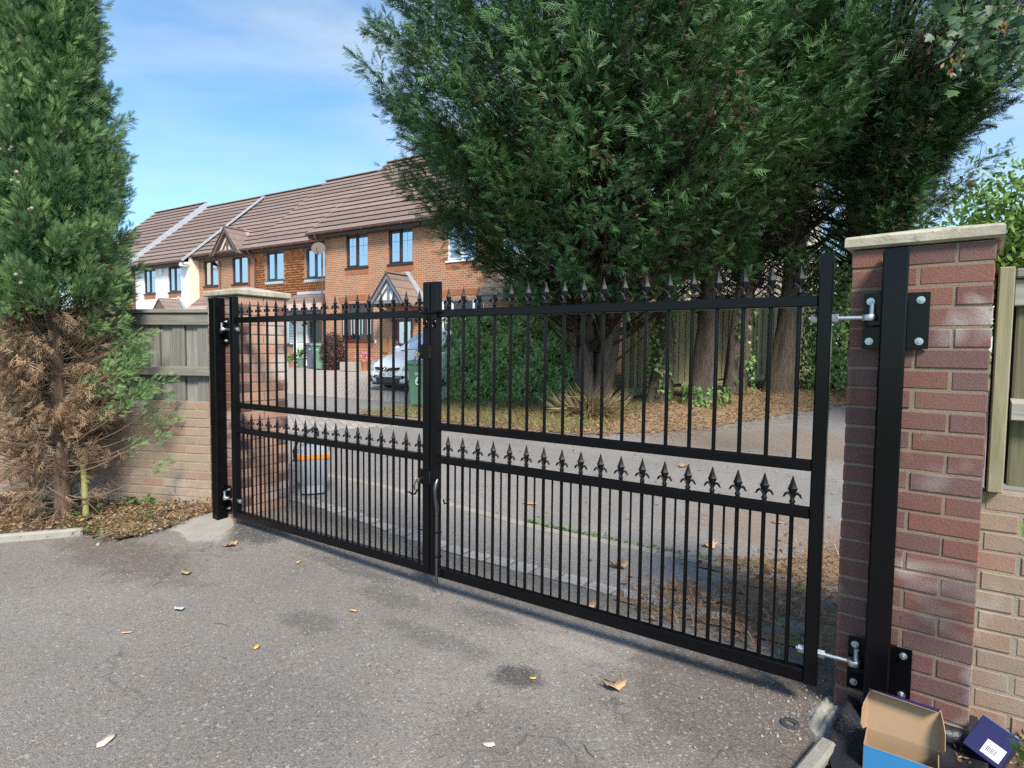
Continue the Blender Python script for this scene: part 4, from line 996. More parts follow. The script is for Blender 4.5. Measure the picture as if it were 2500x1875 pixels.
wheelie_bin('green wheelie bin with white number 6 beside the silver car', -5.03, 7.45, R(28), 'bin_green', '6')
pb = HP0+HU*(-6.45)+HN*(-.38); wheelie_bin('green wheelie bin by the wall next to the reddish shrub', pb.x, pb.y, R(18), 'bin_green')
pb = HP0+HU*(-7.22)+HN*(-.05); wheelie_bin('slate grey wheelie bin in front of the dark blue door', pb.x, pb.y, R(12), 'bin_grey')

# ------------------------------------------------------------------ car
def car():
    X, Y = -7.62, 9.02; pit = R(-5.)
    t = thing('parked_car', 'silver hatchback parked nose out in front of the brick house', 'car', (X, Y, float(G(X, Y))-.02), 0)
    t.rotation_euler = (R(5.5), 0, 0); t.scale = (1.03, 1.0, 1.05)
    # local: +y runs to the rear of the car, nose at y=0, facing -y
    ST = [(-.02, .32, .56, .50), (.03, .24, .66, .68), (.14, .20, .745, .79), (.35, .19, .82, .84), (.7, .19, .90, .865), (1.1, .19, .965, .875), (1.35, .19, .99, .88), (2.2, .19, 1.0, .88), (3.2, .19, 1.02, .875), (3.8, .21, 1.03, .85), (4.08, .27, 1.0, .79), (4.2, .34, .90, .70)]
    mb = MB(); n = 0
    for (y, zb, zt, hw) in ST:
        cr = .055 if y < 1.3 else .01
        half = [(0, zt+cr), (hw*.45, zt+cr*.85), (hw*.80, zt-.005), (hw*.95, zt-.075), (hw, zt-.20), (hw*1.0, (zt+zb)*.5-.02), (hw*.985, zb+.14), (hw*.93, zb+.02), (hw*.6, zb-.0)]
        pr = [(x, y, z) for x, z in half]+[(-x, y, z) for x, z in half[::-1] if x > 0]
        n = len(pr); mb.v += pr
    for i in range(len(ST)-1):
        for j in range(n): mb.f.append((i*n+j, i*n+(j+1) % n, (i+1)*n+(j+1) % n, (i+1)*n+j)); mb.mi.append(0)
    mb.f += [tuple(range(n)), tuple(range((len(ST)-1)*n, len(ST)*n))[::-1]]; mb.mi += [0, 0]
    ob(mb, 'body', M['car'], t, 'all')
    # cabin
    CB = [(1.02, .985, .76, .0), (1.45, 1.23, .71, .62), (1.95, 1.465, .63, .60), (2.5, 1.52, .60, .58), (3.2, 1.49, .59, .57), (3.75, 1.30, .63, .6), (4.0, 1.02, .74, .7)]
    mb = MB(); n = 0
    for (y, zt, hb, ht) in CB:
        ht = ht or hb*.98; zb = .97
        half = [(0, zt+.012), (ht*.6, zt+.006), (ht*.93, zt-.03), (ht*1.02, zt-.07 if zt > 1.1 else zt-.01), (min(.80, ht+(.80-ht)*.9), zb)]
        pr = [(x, y, z) for x, z in half]+[(-x, y, z) for x, z in half[::-1] if x > 0]; n = len(pr); mb.v += pr
    for i in range(len(CB)-1):
        for j in range(n-1) if False else range(n): mb.f.append((i*n+j, i*n+(j+1) % n, (i+1)*n+(j+1) % n, (i+1)*n+j)); mb.mi.append(0)
    ob(mb, 'cabin', M['car'], t, 'all')
    def pane(pts, nm, mat, up=(0, 0, 0)):
        mb = MB(); mb.add([tuple(np.array(p)+np.array(up)) for p in pts], [tuple(range(len(pts)))]); return ob(mb, nm, M[mat], t)
    # windscreen as a curved strip
    mb = MB(); rows = [(1.06, 1.005, .70), (1.42, 1.228, .655), (1.72, 1.375, .60), (1.93, 1.468, .555)]
    for y, z, hw in rows:
        for q in np.linspace(-1, 1, 7): mb.v.append((hw*q, y+.07*q*q, z+.020-.03*q*q))
    for i in range(3):
        for j in range(6): mb.f.append((i*7+j, i*7+j+1, i*7+8+j, i*7+7+j)); mb.mi.append(0)
    ws = ob(mb, 'windscreen', M['glass_car'], t, 'all')
    for s in (-1, 1):
        x = lambda v_: s*v_
        a = [(x(.775), 1.32, 1.02), (x(.70), 1.62, 1.235), (x(.635), 2.02, 1.43), (x(.625), 2.42, 1.455), (x(.785), 2.42, 1.02)]
        b = [(x(.785), 2.50, 1.02), (x(.625), 2.50, 1.455), (x(.625), 3.15, 1.43), (x(.70), 3.50, 1.25), (x(.785), 3.45, 1.04)]
        for pts in (a, b): pane([(p[0]+s*.022, p[1], p[2]) for p in pts], 'side_window', 'glass_dark')
        m_ = MB(); m_.lathe([(.02, -.09), (.075, -.06), (.085, .0), (.075, .06), (.02, .085)], 10, (s*.98, 1.45, 1.02), sx=1.25, sy=.75); ob(m_, 'door_mirror', M['car'], t, 'all')
        # headlamp
        hl = [(s*.52, -.0, .60), (s*.60, .03, .70), (s*.78, .27, .80), (s*.86, .42, .80), (s*.865, .30, .66), (s*.80, .10, .58)]
        m_ = MB(); m_.add([(p[0]+s*.012, p[1]-.035, p[2]+.012) for p in hl]+[(p[0]-s*.05, p[1]+.08, p[2]-.02) for p in hl], [(0, 1, 2, 3, 4, 5)]+[(i, (i+1) % 6, 6+(i+1) % 6, 6+i) for i in range(6)])
        ob(m_, 'headlamp', M['lamp'], t)
        fg = [(s*.60, .0, .28), (s*.80, .09, .43), (s*.84, .14, .40), (s*.82, .13, .30), (s*.70, .04, .26)]
        m_ = MB(); m_.add([(p[0]+s*.01, p[1]-.045, p[2]) for p in fg]+[(p[0]-s*.03, p[1]+.1, p[2]) for p in fg], [(0, 1, 2, 3, 4)]+[(i, (i+1) % 5, 5+(i+1) % 5, 5+i) for i in range(5)]); ob(m_, 'fog_vent', M['rubber'], t)
        for yw in (.82, 3.42):
            wv = ob(MB().lathe([(.17, -.10), (.29, -.10), (.315, -.07), (.315, .07), (.29, .10), (.17, .10)], 20), 'wheel', M['rubber'], t, True, loc=(s*.79, yw, .315), rot=(0, R(90), 0))
            rm = MB(); rm.lathe([(.20, -.02), (.205, .02)], 20); 
            ob(MB().lathe([(.19, .07*s*1-.01), (.19, .07*s+.01), (.05, .105*s), (.02, .105*s)][::1], 16), 'rim', M['zinc'], wv, True)
    # grille, lower intake, badge, plate, wipers
    ob(MB().prism([(-.44, .665), (-.40, .60), (-.09, .585), (0, .555), (.09, .585), (.40, .60), (.44, .665), (.12, .655), (0, .63), (-.12, .655)], 'y', -.062, .06), 'grille', M['rubber'], t)
    m_ = MB(); m_.tube([(.07*math.cos(a), -.075, .64+.047*math.sin(a)) for a in np.linspace(0, 2*math.pi, 15)], .009, 6, cap=False); m_.tube([(.03*math.cos(a), -.078, .645+.036*math.sin(a)) for a in np.linspace(0, 2*math.pi, 11)], .007, 6, cap=False)
    ob(m_, 'badge', M['chrome'], t, True)
    lo = ob(MB().prism([(-.44, .385), (.44, .385), (.38, .275), (-.38, .275)], 'y', -.064, .05), 'lower_intake', M['rubber'], t)
    for z in (.30, .33, .357): ob(MB().box(-.42, .42, -.070, -.062, z, z+.010), 'intake_slat', M['rubber2'], lo)
    ob(MB().prism([(-.62, .25), (.62, .25), (.58, .20), (-.58, .20)], 'y', -.035, .2), 'front_lip', M['rubber'], t)
    pl = ob(MB().bbox(-.26, .26, -.085, -.058, .425, .536, .004), 'number_plate', M['white'], t)
    ob(MB().box(-.256, -.215, -.0875, -.0846, .429, .532), 'plate_band', M['plate_blue'], pl)
    for tx, xx in (('DA0', -.10), ('TDO', .14)):
        o = link('plate_text', text_mesh(tx, .105, .001), M['text_blk'], pl, (xx, -.0865, .479), (R(90), 0, 0)); o.scale = (.92, 1.0, 1)
    for x0 in (-.45, .1):
        ob(MB().tube([(x0, 1.02, 1.005), (x0+.25, 1.07, 1.03), (x0+.55, 1.10, 1.04)], .012, 5), 'wiper', M['rubber'], t)
    return t
M['rubber2'] = mat_plain('dark_slat', (.06, .06, .065), .5)
car()

# ------------------------------------------------------------------ vacuum cleaner behind the left gate
def vacuum():
    x, y = -.30, .86
    t = thing('vacuum_cleaner', 'grey and orange drum vacuum cleaner by the left brick pier', 'vacuum cleaner', (x, y, float(G(x, y))), R(-35))
    def rr(hx, hy, z, b): return [(-hx+b, -hy, z), (hx-b, -hy, z), (hx, -hy+b, z), (hx, hy-b, z), (hx-b, hy, z), (-hx+b, hy, z), (-hx, hy-b, z), (-hx, -hy+b, z)]
    def loft(rs, nm, mat):
        mb = MB()
        for r in rs: mb.v += rr(*r)
        for i in range(len(rs)-1):
            for j in range(8): mb.f.append((i*8+j, i*8+(j+1) % 8, (i+1)*8+(j+1) % 8, (i+1)*8+j)); mb.mi.append(0)
        mb.f += [tuple(range(8))[::-1], tuple(range((len(rs)-1)*8, len(rs)*8))]; mb.mi += [0, 0]; return ob(mb, nm, M[mat], t, True)
    loft([(.105, .10, 0, .03), (.11, .105, .01, .03), (.11, .105, .02, .03)], 'base', 'rubber')
    loft([(.105, .10, .02, .03), (.112, .106, .09, .03), (.113, .107, .094, .03), (.118, .11, .10, .03), (.145, .135, .33, .035)], 'drum', 'vac_grey')
    loft([(.148, .138, .33, .035), (.150, .140, .345, .035), (.148, .138, .375, .035)], 'rim_band', 'orange')
    loft([(.14, .13, .375, .035), (.135, .125, .42, .035), (.10, .095, .44, .03)], 'motor_head', 'vac_grey')
    mb = MB(); mb.bbox(-.151, .151, -.145, -.138, .318, .324, .001); mb.lathe([(.028, -.006), (.028, .006)], 12, (.02, -.15, .31)); ob(mb, 'latch', M['rubber'], t)
    ob(MB().tube([(.03, -.155, .31), (.05, -.165, .40), (.085, -.13, .50), (.06, -.04, .575), (-.03, .02, .60), (-.10, .04, .57), (-.12, .05, .50)], .011, 8), 'hose', M['rubber'], t, True)
    ob(MB().tube([(.035, -.14, .40), (.065, -.15, .46), (.075, -.10, .53), (.02, -.03, .575), (-.06, .01, .585)], .006, 6), 'power_cord', M['rubber'], t, True)
vacuum()

# ------------------------------------------------------------------ boxes and bits at the right pier
def open_box():
    t = thing('cardboard_box', 'open brown cardboard box with blue sides at the foot of the right pier', 'box', (4.185, -.285, .018), R(-2))
    L, W, H = .102, .056, .105; th = .0025
    ob(MB().box(-L, L, -W, W, 0, th), 'bottom', M['card'], t)
    def panel(nm, mo, mi, pts, nrm):
        a = np.array(pts, float); n_ = np.array(nrm, float)*th
        mb = MB(); m = len(pts); mb.v = [tuple(p) for p in a]+[tuple(p+n_) for p in a]
        mb.f = [tuple(range(m)), tuple(range(m, 2*m))]+[(i, (i+1) % m, m+(i+1) % m, m+i) for i in range(m)]; mb.mi = [0, 1]+[1]*m
        return ob(mb, nm, [M[mo], M[mi]], t)
    panel('front_wall', 'box_blue', 'card', [(-L, -W, 0), (L, -W, 0), (L, -W, H), (-L, -W, H)], (0, 1, 0))
    panel('back_wall', 'box_navy', 'card', [(-L, W, 0), (L, W, 0), (L, W, H), (-L, W, H)], (0, -1, 0))
    panel('end_wall', 'box_navy', 'card', [(-L, -W, 0), (-L, W, 0), (-L, W, H), (-L, -W, H)], (1, 0, 0))
    panel('end_wall', 'box_navy', 'card', [(L, -W, 0), (L, W, 0), (L, W, H), (L, -W, H)], (-1, 0, 0))
    # lid folded back
    lean = .022; top = H+.130
    lid = panel('lid', 'box_navy', 'card', [(-L, W, H), (L, W, H), (L, W+lean, top), (-L, W+lean, top)], (0, -1, 0))
    f = panel('lid_flap', 'box_navy', 'card', [(-L, W+lean, top), (L, W+lean, top), (L-.008, W+lean-.042, top+.008), (-L+.012, W+lean-.040, top+.016)], (0, 0, -1))
    for s in (-1, 1):
        panel('side_flap', 'box_navy', 'card', [(s*L, W, H+.004), (s*(L+.012), W-.03, H+.008), (s*(L+.016), W-.045, H+.03), (s*(L+.014), W-.04, H+.085), (s*(L+.008), W-.02, H+.11), (s*L, W+lean, top-.004)], (-s, 0, 0))
    panel('end_tuck', 'box_navy', 'card', [(-L, W+lean, top), (-L-.012, W-.035, top-.03), (-L+.006, W-.02, top+.012)], (0, 0, -1))
open_box()
def blue_box():
    t = thing('cardboard_box', 'dark blue box with white barcode label tipped against the right wall', 'box', (4.445, -.02, .088))
    t.rotation_euler = (Matrix.Rotation(R(-14), 3, 'Z') @ Matrix.Rotation(R(-38), 3, 'X') @ Matrix.Rotation(R(20), 3, 'Y')).to_euler()
    ob(MB().bbox(-.055, .055, -.035, .035, -.062, .060, .002), 'carton', M['box_navy'], t)
    ob(MB().box(-.0545, .0545, -.0345, .0345, .0598, .0615), 'carton_top', M['box_blue'], t)
    lb = ob(MB().box(-.008, .047, -.0372, -.0346, -.048, .002), 'barcode_label', M['white'], t)
    mb = MB(); x = .002
    for i in range(7):
        wd = .0008+.0012*random.random(); mb.box(x, x+wd, -.0380, -.0371, -.036, -.016); x += wd+.0026
    ob(mb, 'barcode', M['text_blk'], lb)
blue_box()
def plastic_sheet():
    n = 26; V = []; Q = []
    for i in range(n+1):
        for j in range(n+1):
            u, v = i/n, j/n; x = 3.99+.46*u+.02*math.sin(v*9); y = -.62+.76*v+.10*u
            z = .028+.012*math.sin(u*17+v*5)*math.sin(v*13)+.018*max(0, math.sin(u*6+2))*v+.03*max(0, 1-u*6)*(.5+.5*math.sin(v*9+1))
            V.append((x, y, z))
    for i in range(n):
        for j in range(n):
            a = i*(n+1)+j
            if (i-n/2)**2+(j-n/2)**2 < (n*.62)**2: Q.append((a, a+1, a+n+2, a+n+1))
    o = mesh_np('plastic_sheet', V, np.array(Q), M['sheet'], smooth=True); tag(o, 'crumpled black plastic sheet under the two boxes', 'plastic sheet')
    md = o.modifiers.new('thick', 'SOLIDIFY'); md.thickness = .003
plastic_sheet()
def bits():
    mb = MB(); mb.tube([(4.26, -.02, .055), (4.30, .005, .060), (4.36, .02, .055), (4.41, .015, .05)], [.028, .034, .033, .024], 9); o = ob(mb, 'rolled_bag', M['sheet'], smooth='all'); tag(o, 'rolled black bag lying against the right pier foot', 'bag')
    mb = MB(); mb.bbox(-.030, .030, -.17, .17, 0, .042, .012); o = ob(mb, 'edging_stone', M['edging'], loc=(3.935, -.40, .004), rot=(0, 0, R(-13))); tag(o, 'pale concrete edging stone beside the open cardboard box', 'edging stone')
    mb = MB(); n = 20; 
    for r, z in ((.017, 0), (.033, 0), (.033, .003), (.017, .003)): mb.v += [(r*math.cos(2*math.pi*j/n), r*math.sin(2*math.pi*j/n), z) for j in range(n)]
    for i in range(4):
        for j in range(n): mb.f.append((i*n+j, i*n+(j+1) % n, ((i+1) % 4)*n+(j+1) % n, ((i+1) % 4)*n+j)); mb.mi.append(0)
    o = ob(mb, 'washer', M['zinc'], loc=(3.835, -.155, .006), rot=(R(3), R(2), 0)); tag(o, 'round steel washer lying near the right pier', 'washer')
    # left bed edging
    p0, p1 = Vector((-1.75, -1.86, 0)), Vector((-.93, -.72, 0)); d = (p1-p0)
    mb = MB(); mb.bbox(0, d.length, -.028, .028, -.05, .055, .012); o = ob(mb, 'edging_kerb', M['concrete'], loc=p0, rot=(0, 0, math.atan2(d.y, d.x))); tag(o, 'rounded concrete edging in front of the cypress bed', 'kerb')
    # concrete fillet by the left pier
    mb = MB(); pts = []
    n = 14
    V = []; Q = []
    for i in range(n+1):
        for j in range(9):
            u, v = i/n, j/8; x = -.62+.60*u; y = -.34+.40*v+.05*math.sin(u*5); V.append((x, y, float(G(x, y))+.034*math.sin(math.pi*min(1, .12+u*.95))*math.sin(math.pi*v)**.7-.004))
    for i in range(n):
        for j in range(8): a = i*9+j; Q.append((a, a+1, a+10, a+9))
    o = mesh_np('concrete_haunch', V, np.array(Q), M['haunch'], smooth=True); tag(o, kind='structure')
bits()

# ------------------------------------------------------------------ foliage
def tubes_np(paths, n=5, lump=0., flare=0.):
    """many tapered tubes as arrays: paths = list of (pts(k,3), r0, r1)"""
    V = []; T = []; o = 0
    for pts, r0, r1 in paths:
        pts = np.asarray(pts, float); k_ = len(pts)
        tg = unit(np.gradient(pts, axis=0)); ref = np.array([.31, .77, .55]); u = unit(np.cross(tg, ref)); w = np.cross(tg, u)
        rr = np.linspace(r0, r1, k_)[:, None, None]; a = np.linspace(0, 2*np.pi, n, endpoint=False)
        if lump or flare:
            h_ = (pts[:, 2]-pts[0, 2])[:, None]; rr = rr*(1+lump*(np.sin(a[None]*3+h_*1.7+r0*40)+.7*np.sin(a[None]*5-h_*2.9+1)+.5*np.sin(a[None]*8+h_*6)) + flare*np.exp(-h_*2.6)*(1+.5*np.sin(a[None]*4+r0*90)))[:, :, None]
        ring = pts[:, None, :]+rr*(np.cos(a)[None, :, None]*u[:, None, :]+np.sin(a)[None, :, None]*w[:, None, :])
        V.append(ring.reshape(-1, 3)); i = np.arange(k_-1)[:, None]*n; j = np.arange(n)[None]; jn = (j+1) % n
        T.append((np.stack([i+j, i+jn, i+n+jn, i+n+j], -1).reshape(-1, 4))+o); o += k_*n
    return np.concatenate(V), np.concatenate(T)
def bez(p0, p1, p2, n):
    t = np.linspace(0, 1, n)[:, None]; return (1-t)**2*p0+2*t*(1-t)*p1+t*t*p2
FR = [frond(9, seed=1, w=.036, l0=.62, ang=.62, droop=.5), frond(10, seed=2, w=.040, l0=.45, ang=.5, droop=.8), frond(9, seed=3, w=.033, l0=.75, ang=.72, droop=.5)]
def conifer(label, base, stems, H, prof, nb, per, size, seed, z_lo=2., brown=.10, group='tall conifers behind the lane', trunk_r=.22, lo_bare=0, az_rng=None, zmax_dense=9., low=None):
    """dark spreading conifer: stems, branches curving up and out, feathery sprays on their outer part"""
    r = np.random.default_rng(seed); bx, by = base; bz = float(G(bx, by))
    t = thing('conifer_tree', label, 'tree', (bx, by, bz), 0, group)
    zs, rs = np.array(prof).T
    sp = []; P = []; D = []; S = []; Tn = []; Bp = []; Bd = []; Bs = []; Bt = []; br = []
    stem_top = []
    for (dx, dy, lean, rad) in stems:
        k_ = 40; tt = np.linspace(0, 1, k_); h = H*.9
        pts = np.stack([dx*np.minimum(1, tt*9)*.6+lean[0]*tt+.08*np.sin(tt*7+dx*9), dy*np.minimum(1, tt*9)*.6+lean[1]*tt+.08*np.cos(tt*6+dy*5), tt*h-.15], -1)
        sp.append((pts, rad, rad*.22)); stem_top.append((pts, h))
    for i in range(nb):
        z1 = z_lo+(min(H, zmax_dense)-z_lo)*(i+r.random())/nb
        a = r.uniform(0, 2*np.pi)
        hollow = low is not None and z1 < low[2] and abs((a-low[0]+np.pi) % (2*np.pi)-np.pi) > low[1]
        Lr = np.interp(z1, zs, rs)*(.72+.36*r.random())
        st, h = stem_top[r.integers(len(stem_top))]
        z0 = max(.9, z1-Lr*r.uniform(.35, .8)); f = min(z0/h, .98)
        p0 = np.array([np.interp(f, np.linspace(0, 1, 40), st[:, q]) for q in range(3)])
        e = np.array([np.cos(a)*Lr, np.sin(a)*Lr, z1]); m = (p0+e)/2+np.array([0, 0, -.12*Lr])+r.normal(0, .08*Lr, 3)*[1, 1, .3]
        pts = bez(p0, m, e, 7); br.append((pts[:6], .016+.007*Lr, .005))
        nn = int(per*(.6+.25*Lr)*(.55 if math.sin(a) > .45 else 1.)); bare = i < lo_bare or (hollow and r.random() < .86)
        if bare: nn = int(nn*.26)
        tt = 1-(.62 if not bare else .25)*r.random(nn)**1.25
        pos = np.stack([np.interp(tt, np.linspace(0, 1, 7), pts[:, q]) for q in range(3)], -1)
        tan = unit((e-m)[None]); rad = (.07+.115*min(Lr, 3.2))*np.sqrt(np.maximum(1.05-tt, .02)*1.6)
        off = r.normal(0, 1, (nn, 3))*rad[:, None]*[.6, .6, .38]
        pos = pos+off
        dr = tan*.8*[1, 1, .6]+unit(off+1e-6)*.6+np.array([0, 0, -.12])+r.normal(0, .26, (nn, 3))
        ddd = (r.random() < brown) or False
        sz = size*(.38+.72*r.random(nn)**1.4)
        isb = (r.random(nn) < (.6 if ddd else .04)) & (tt < .85)
        P.append(pos[~isb]); D.append(dr[~isb]); S.append(sz[~isb]); Tn.append(np.clip(.05+.35*r.random((~isb).sum())**1.3+.5*r.random()**1.4, 0, 1))
        Bp.append(pos[isb]); Bd.append(dr[isb]*[1, 1, .3]-[0, 0, .5]); Bs.append(sz[isb]*.9); Bt.append(r.random(isb.sum()))
        # side twigs
        for q in range(3):
            f0 = r.uniform(.3, .9); b0 = np.array([np.interp(f0, np.linspace(0, 1, 7), pts[:, w]) for w in range(3)]); b2 = b0+(tan[0]*.5+r.normal(0, .4, 3))*min(Lr, 2.)*.26
            br.append((bez(b0, (b0+b2)/2+[0, 0, .03], b2, 4), .010, .003))
    V, Q = tubes_np(sp, 22, .10, .45); o = mesh_np('trunk', V, Q, M['bark'], t, smooth=True)
    V, Q = tubes_np(br, 4); mesh_np('branches', V, Q, M['branch'], t)
    def fol(P, D, S, T_, nm, mat):
        P, D, S, T_ = map(np.concatenate, (P, D, S, T_)); n = len(P); U = unit(np.random.default_rng(1).normal(0, .42, (n, 3))+unit(P*[1, 1, 0]+[0, 0, 1e-3])*.55+[0, 0, .7])
        vv = []; tt = []; ti = []; o_ = 0
        for q in range(3):
            m_ = np.arange(n) % 3 == q; tv, tq = FR[q]; v_, t_ = place(tv, tq, P[m_], D[m_], U[m_], S[m_]); vv.append(v_); tt.append(t_+o_); o_ += len(v_); ti.append(np.repeat(T_[m_], len(tv)))
        x = mesh_np(nm, np.concatenate(vv), np.concatenate(tt), M[mat], t, np.concatenate(ti)); return x
    fol(P, D, S, Tn, 'crown', 'ley'); fol(Bp, Bd, Bs, Bt, 'dead_foliage', 'ley_brown')
    return t
VASE = [(2., 1.3), (2.8, 2.1), (3.6, 3.0), (4.6, 3.9), (6., 4.5), (7.8, 4.45), (9.2, 3.0), (11.5, .8)]
conifer('many-stemmed conifer with ragged dry grass at its foot, leftmost of the conifers', (-1.0, 8.05), [(-.35, -.1, (-.6, .1), .17), (.1, .15, (.1, .5), .2), (.35, -.1, (.5, .1), .16), (-.1, -.3, (-.2, -.5), .15), (.2, .3, (1.0, .6), .14), (-.5, .2, (-1.5, .2), .09)], 11.5, VASE, 400, 165, .245, 3, z_lo=2.2, lo_bare=110, brown=.16, low=(3.75, 1.25, 5.3))
V2 = [(2., 1.0), (3.9, 1.5), (5, 2.5), (7, 3.1), (9, 3.0), (12, 1.2)]
conifer('ivy-clad conifer trunk just left of the middle of the far fence', (-.36, 9.95), [(0, 0, (.2, .2), .24)], 12, V2, 150, 112, .235, 7, z_lo=2.7, brown=.35, low=(0., .0, 5.6))
conifer('straight bare conifer trunk in front of the far fence', (.46, 10.3), [(0, 0, (.15, .3), .25)], 12, V2, 150, 112, .235, 8, z_lo=2.7, brown=.35, low=(0., .0, 6.2))
conifer('forked leaning conifer near the right end of the far fence', (.85, 11.6), [(-.15, 0, (.7, .2), .17), (.2, .3, (.3, .6), .13)], 12, V2, 150, 112, .235, 9, z_lo=2.7, brown=.35, low=(0., .0, 6.4))
conifer('thick sunlit conifer trunk right of the far fence', (1.65, 12.4), [(0, 0, (.5, .4), .27)], 12, V2, 150, 112, .235, 10, z_lo=2.7, brown=.35, low=(0., .0, 6.4))
V3 = [(3.4, .3), (4.6, .8), (5.8, 1.8), (7, 2.9), (8.5, 3.5), (10, 3.6), (12, 1.5)]
conifer('dark conifer rising behind the right brick pier, rightmost of the conifers', (3.7, 11.5), [(0, 0, (.2, .1), .24), (.2, .2, (-.5, .3), .15)], 12, V3, 270, 112, .24, 12, z_lo=3.6, brown=.2)
conifer('dark conifer between the fence trunks and the right pier', (2.9, 13.6), [(0, 0, (.2, .1), .24)], 12, V2, 150, 100, .24, 13, z_lo=2.6, brown=.3, low=(0., .0, 4.5))

V4 = [(.5, 1.2), (2, 1.9), (4, 2.3), (6, 2.2), (9, .8)]
conifer('lower bushy conifer behind the far fence, left one of two', (-.2, 17.2), [(0, 0, (.1, .1), .16)], 9, V4, 120, 62, .36, 14, z_lo=.8, brown=.25)
conifer('lower bushy conifer behind the far fence, right one of two', (2.9, 18.4), [(0, 0, (.1, .1), .16)], 9, V4, 120, 62, .36, 15, z_lo=.8, brown=.25)

# ------------------------------------------------------------------ near cypress on the left
def cypress():
    r = np.random.default_rng(21); bx, by = -1.45, -.68
    t = thing('cypress_tree', 'columnar cypress with dead brown lower branches at the left edge', 'tree', (bx, by, .03))
    tk = np.linspace(0, 1, 10); pts = np.stack([.015*np.sin(tk*9), .015*np.cos(tk*7), tk*5.6-.05], -1)
    V, Q = tubes_np([(pts, .062, .012)], 14); mesh_np('trunk', V, Q, M['bark_cyp'], t, smooth=True)
    env = lambda z: np.interp(z, [1.35, 1.6, 2., 2.4, 3.0, 3.6, 4.3, 5.2, 6.0], [.40, .45, .47, .46, .41, .32, .20, .10, .02])
    P = []; D = []; S = []; T = []; B = [[], [], [], []]; br = []
    def tuft(c, ax, L, rad, n, st=P, tint=None, sz=.062):
        if ax[0]*.94-ax[1]*.33 < -.35: n = int(n*.4)
        k_ = r.random(n)**.8; o = r.normal(0, 1, (n, 3)); o -= (o@ax)[:, None]*ax; o = unit(o)*(rad*np.sqrt(r.random(n))*(1.0-.75*k_))[:, None]
        P.append(c+ax*(k_*L)[:, None]+o); D.append(ax*1.0+unit(o)*.55+r.normal(0, .22, (n, 3))); S.append(sz*(.6+.7*r.random(n)))
        T.append(np.clip((r.random() if tint is None else tint)*.72+.28*r.random(n), 0, 1))
    for i in range(1000):
        z = 1.74+4.1*((i+r.random())/1000)**1.08; a = r.uniform(0, 2*np.pi); rr = env(z)*(.52+.36*r.random()**.6+.10*np.sin(a*5+z*4)*np.sin(z*7+a*2))
        c = np.array([np.cos(a)*rr, np.sin(a)*rr, z-.12]); ax = unit(np.array([np.cos(a)*.55, np.sin(a)*.55, .85])+r.normal(0, .18, 3))
        tuft(c, ax, .17+.17*r.random(), .075+.04*r.random(), 66)
    for i in range(520):   # inner, closes the column; crown shade put in as a darker tint
        z = 1.78+3.5*r.random(); a = r.uniform(0, 2*np.pi); rr = env(z)*.42*r.random()**.5
        c = np.array([np.cos(a)*rr, np.sin(a)*rr, z]); tuft(c, unit(np.array([np.cos(a), np.sin(a), .6])), .2, .13, 52, tint=.2, sz=.13)
    # low green skirts either side
    for (a0, zc, rc, n) in ((.70, 1.50, .34, 18), (3.75, 1.50, .42, 28), (.55, 1.15, .38, 10), (3.8, 1.15, .46, 18), (4.35, 1.45, .44, 24), (4.3, 1.05, .50, 24), (4.2, .72, .56, 14), (2.2, 1.5, .45, 14), (5.2, 1.68, .34, 8), (3.6, 1.0, .54, 16), (4.1, .75, .62, 14), (.75, 1.25, .50, 16), (.62, .80, .66, 15), (4.4, 1.15, .58, 12)):
        for i in range(n):
            a = a0+r.normal(0, .22); z = zc+r.normal(0, .16); rr = rc+r.normal(0, .07)
            tuft(np.array([np.cos(a)*rr, np.sin(a)*rr, z]), unit(np.array([np.cos(a)*.8, np.sin(a)*.8, .45])+r.normal(0, .25, 3)), .17, .075, 52, tint=.75, sz=.045)
            br.append((bez(np.array([0, 0, z-.22]), np.array([np.cos(a)*rr*.5, np.sin(a)*rr*.5, z-.22]), np.array([np.cos(a)*rr, np.sin(a)*rr, z]), 5), .006, .002))
    # dead brown zone
    bp = []; bd = []; bs = []; bt = []
    for i in range(430):
        z = r.uniform(.16, 1.92) if i % 3 else r.uniform(.75, 1.92); a = r.uniform(0, 2*np.pi)
        if abs((a+.33+np.pi) % (2*np.pi)-np.pi) < .75 and r.random() < .8: continue
        L = (.20+.26*r.random())*(1.0 if z > .6 else .85)
        p0 = np.array([0, 0, max(.04, z-.10-.1*r.random())]); e = np.array([np.cos(a)*L, np.sin(a)*L, z+.12*r.normal()]); m = (p0+e)/2+[0, 0, -.03+.05*r.normal()]
        pts = bez(p0, m, e, 6); br.append((pts, .0055, .0016))
        n = int((44 if z > .66 else 8)*r.random()+6); tt = .42+.58*r.random(n)
        pos = np.stack([np.interp(tt, np.linspace(0, 1, 6), pts[:, q]) for q in range(3)], -1)+r.normal(0, .035, (n, 3))
        bp.append(pos); bd.append(unit((e-m)[None])*.6+r.normal(0, .4, (n, 3))-[0, 0, .75]); bs.append(.05+.07*r.random(n)); bt.append(np.clip(r.random()*.6+.5*r.random(n)-.05, 0, 1))
        for q in range(3):
            f0 = r.uniform(.25, .8); b0 = np.array([np.interp(f0, np.linspace(0, 1, 6), pts[:, w]) for w in range(3)]); b2 = b0+(unit(e-p0)*.5+r.normal(0, .35, 3))*.24
            br.append((bez(b0, (b0+b2)/2, b2, 4), .0032, .0012))
    V, Q = tubes_np(br, 4); mesh_np('dead_branches', V, Q, M['twig'], t)
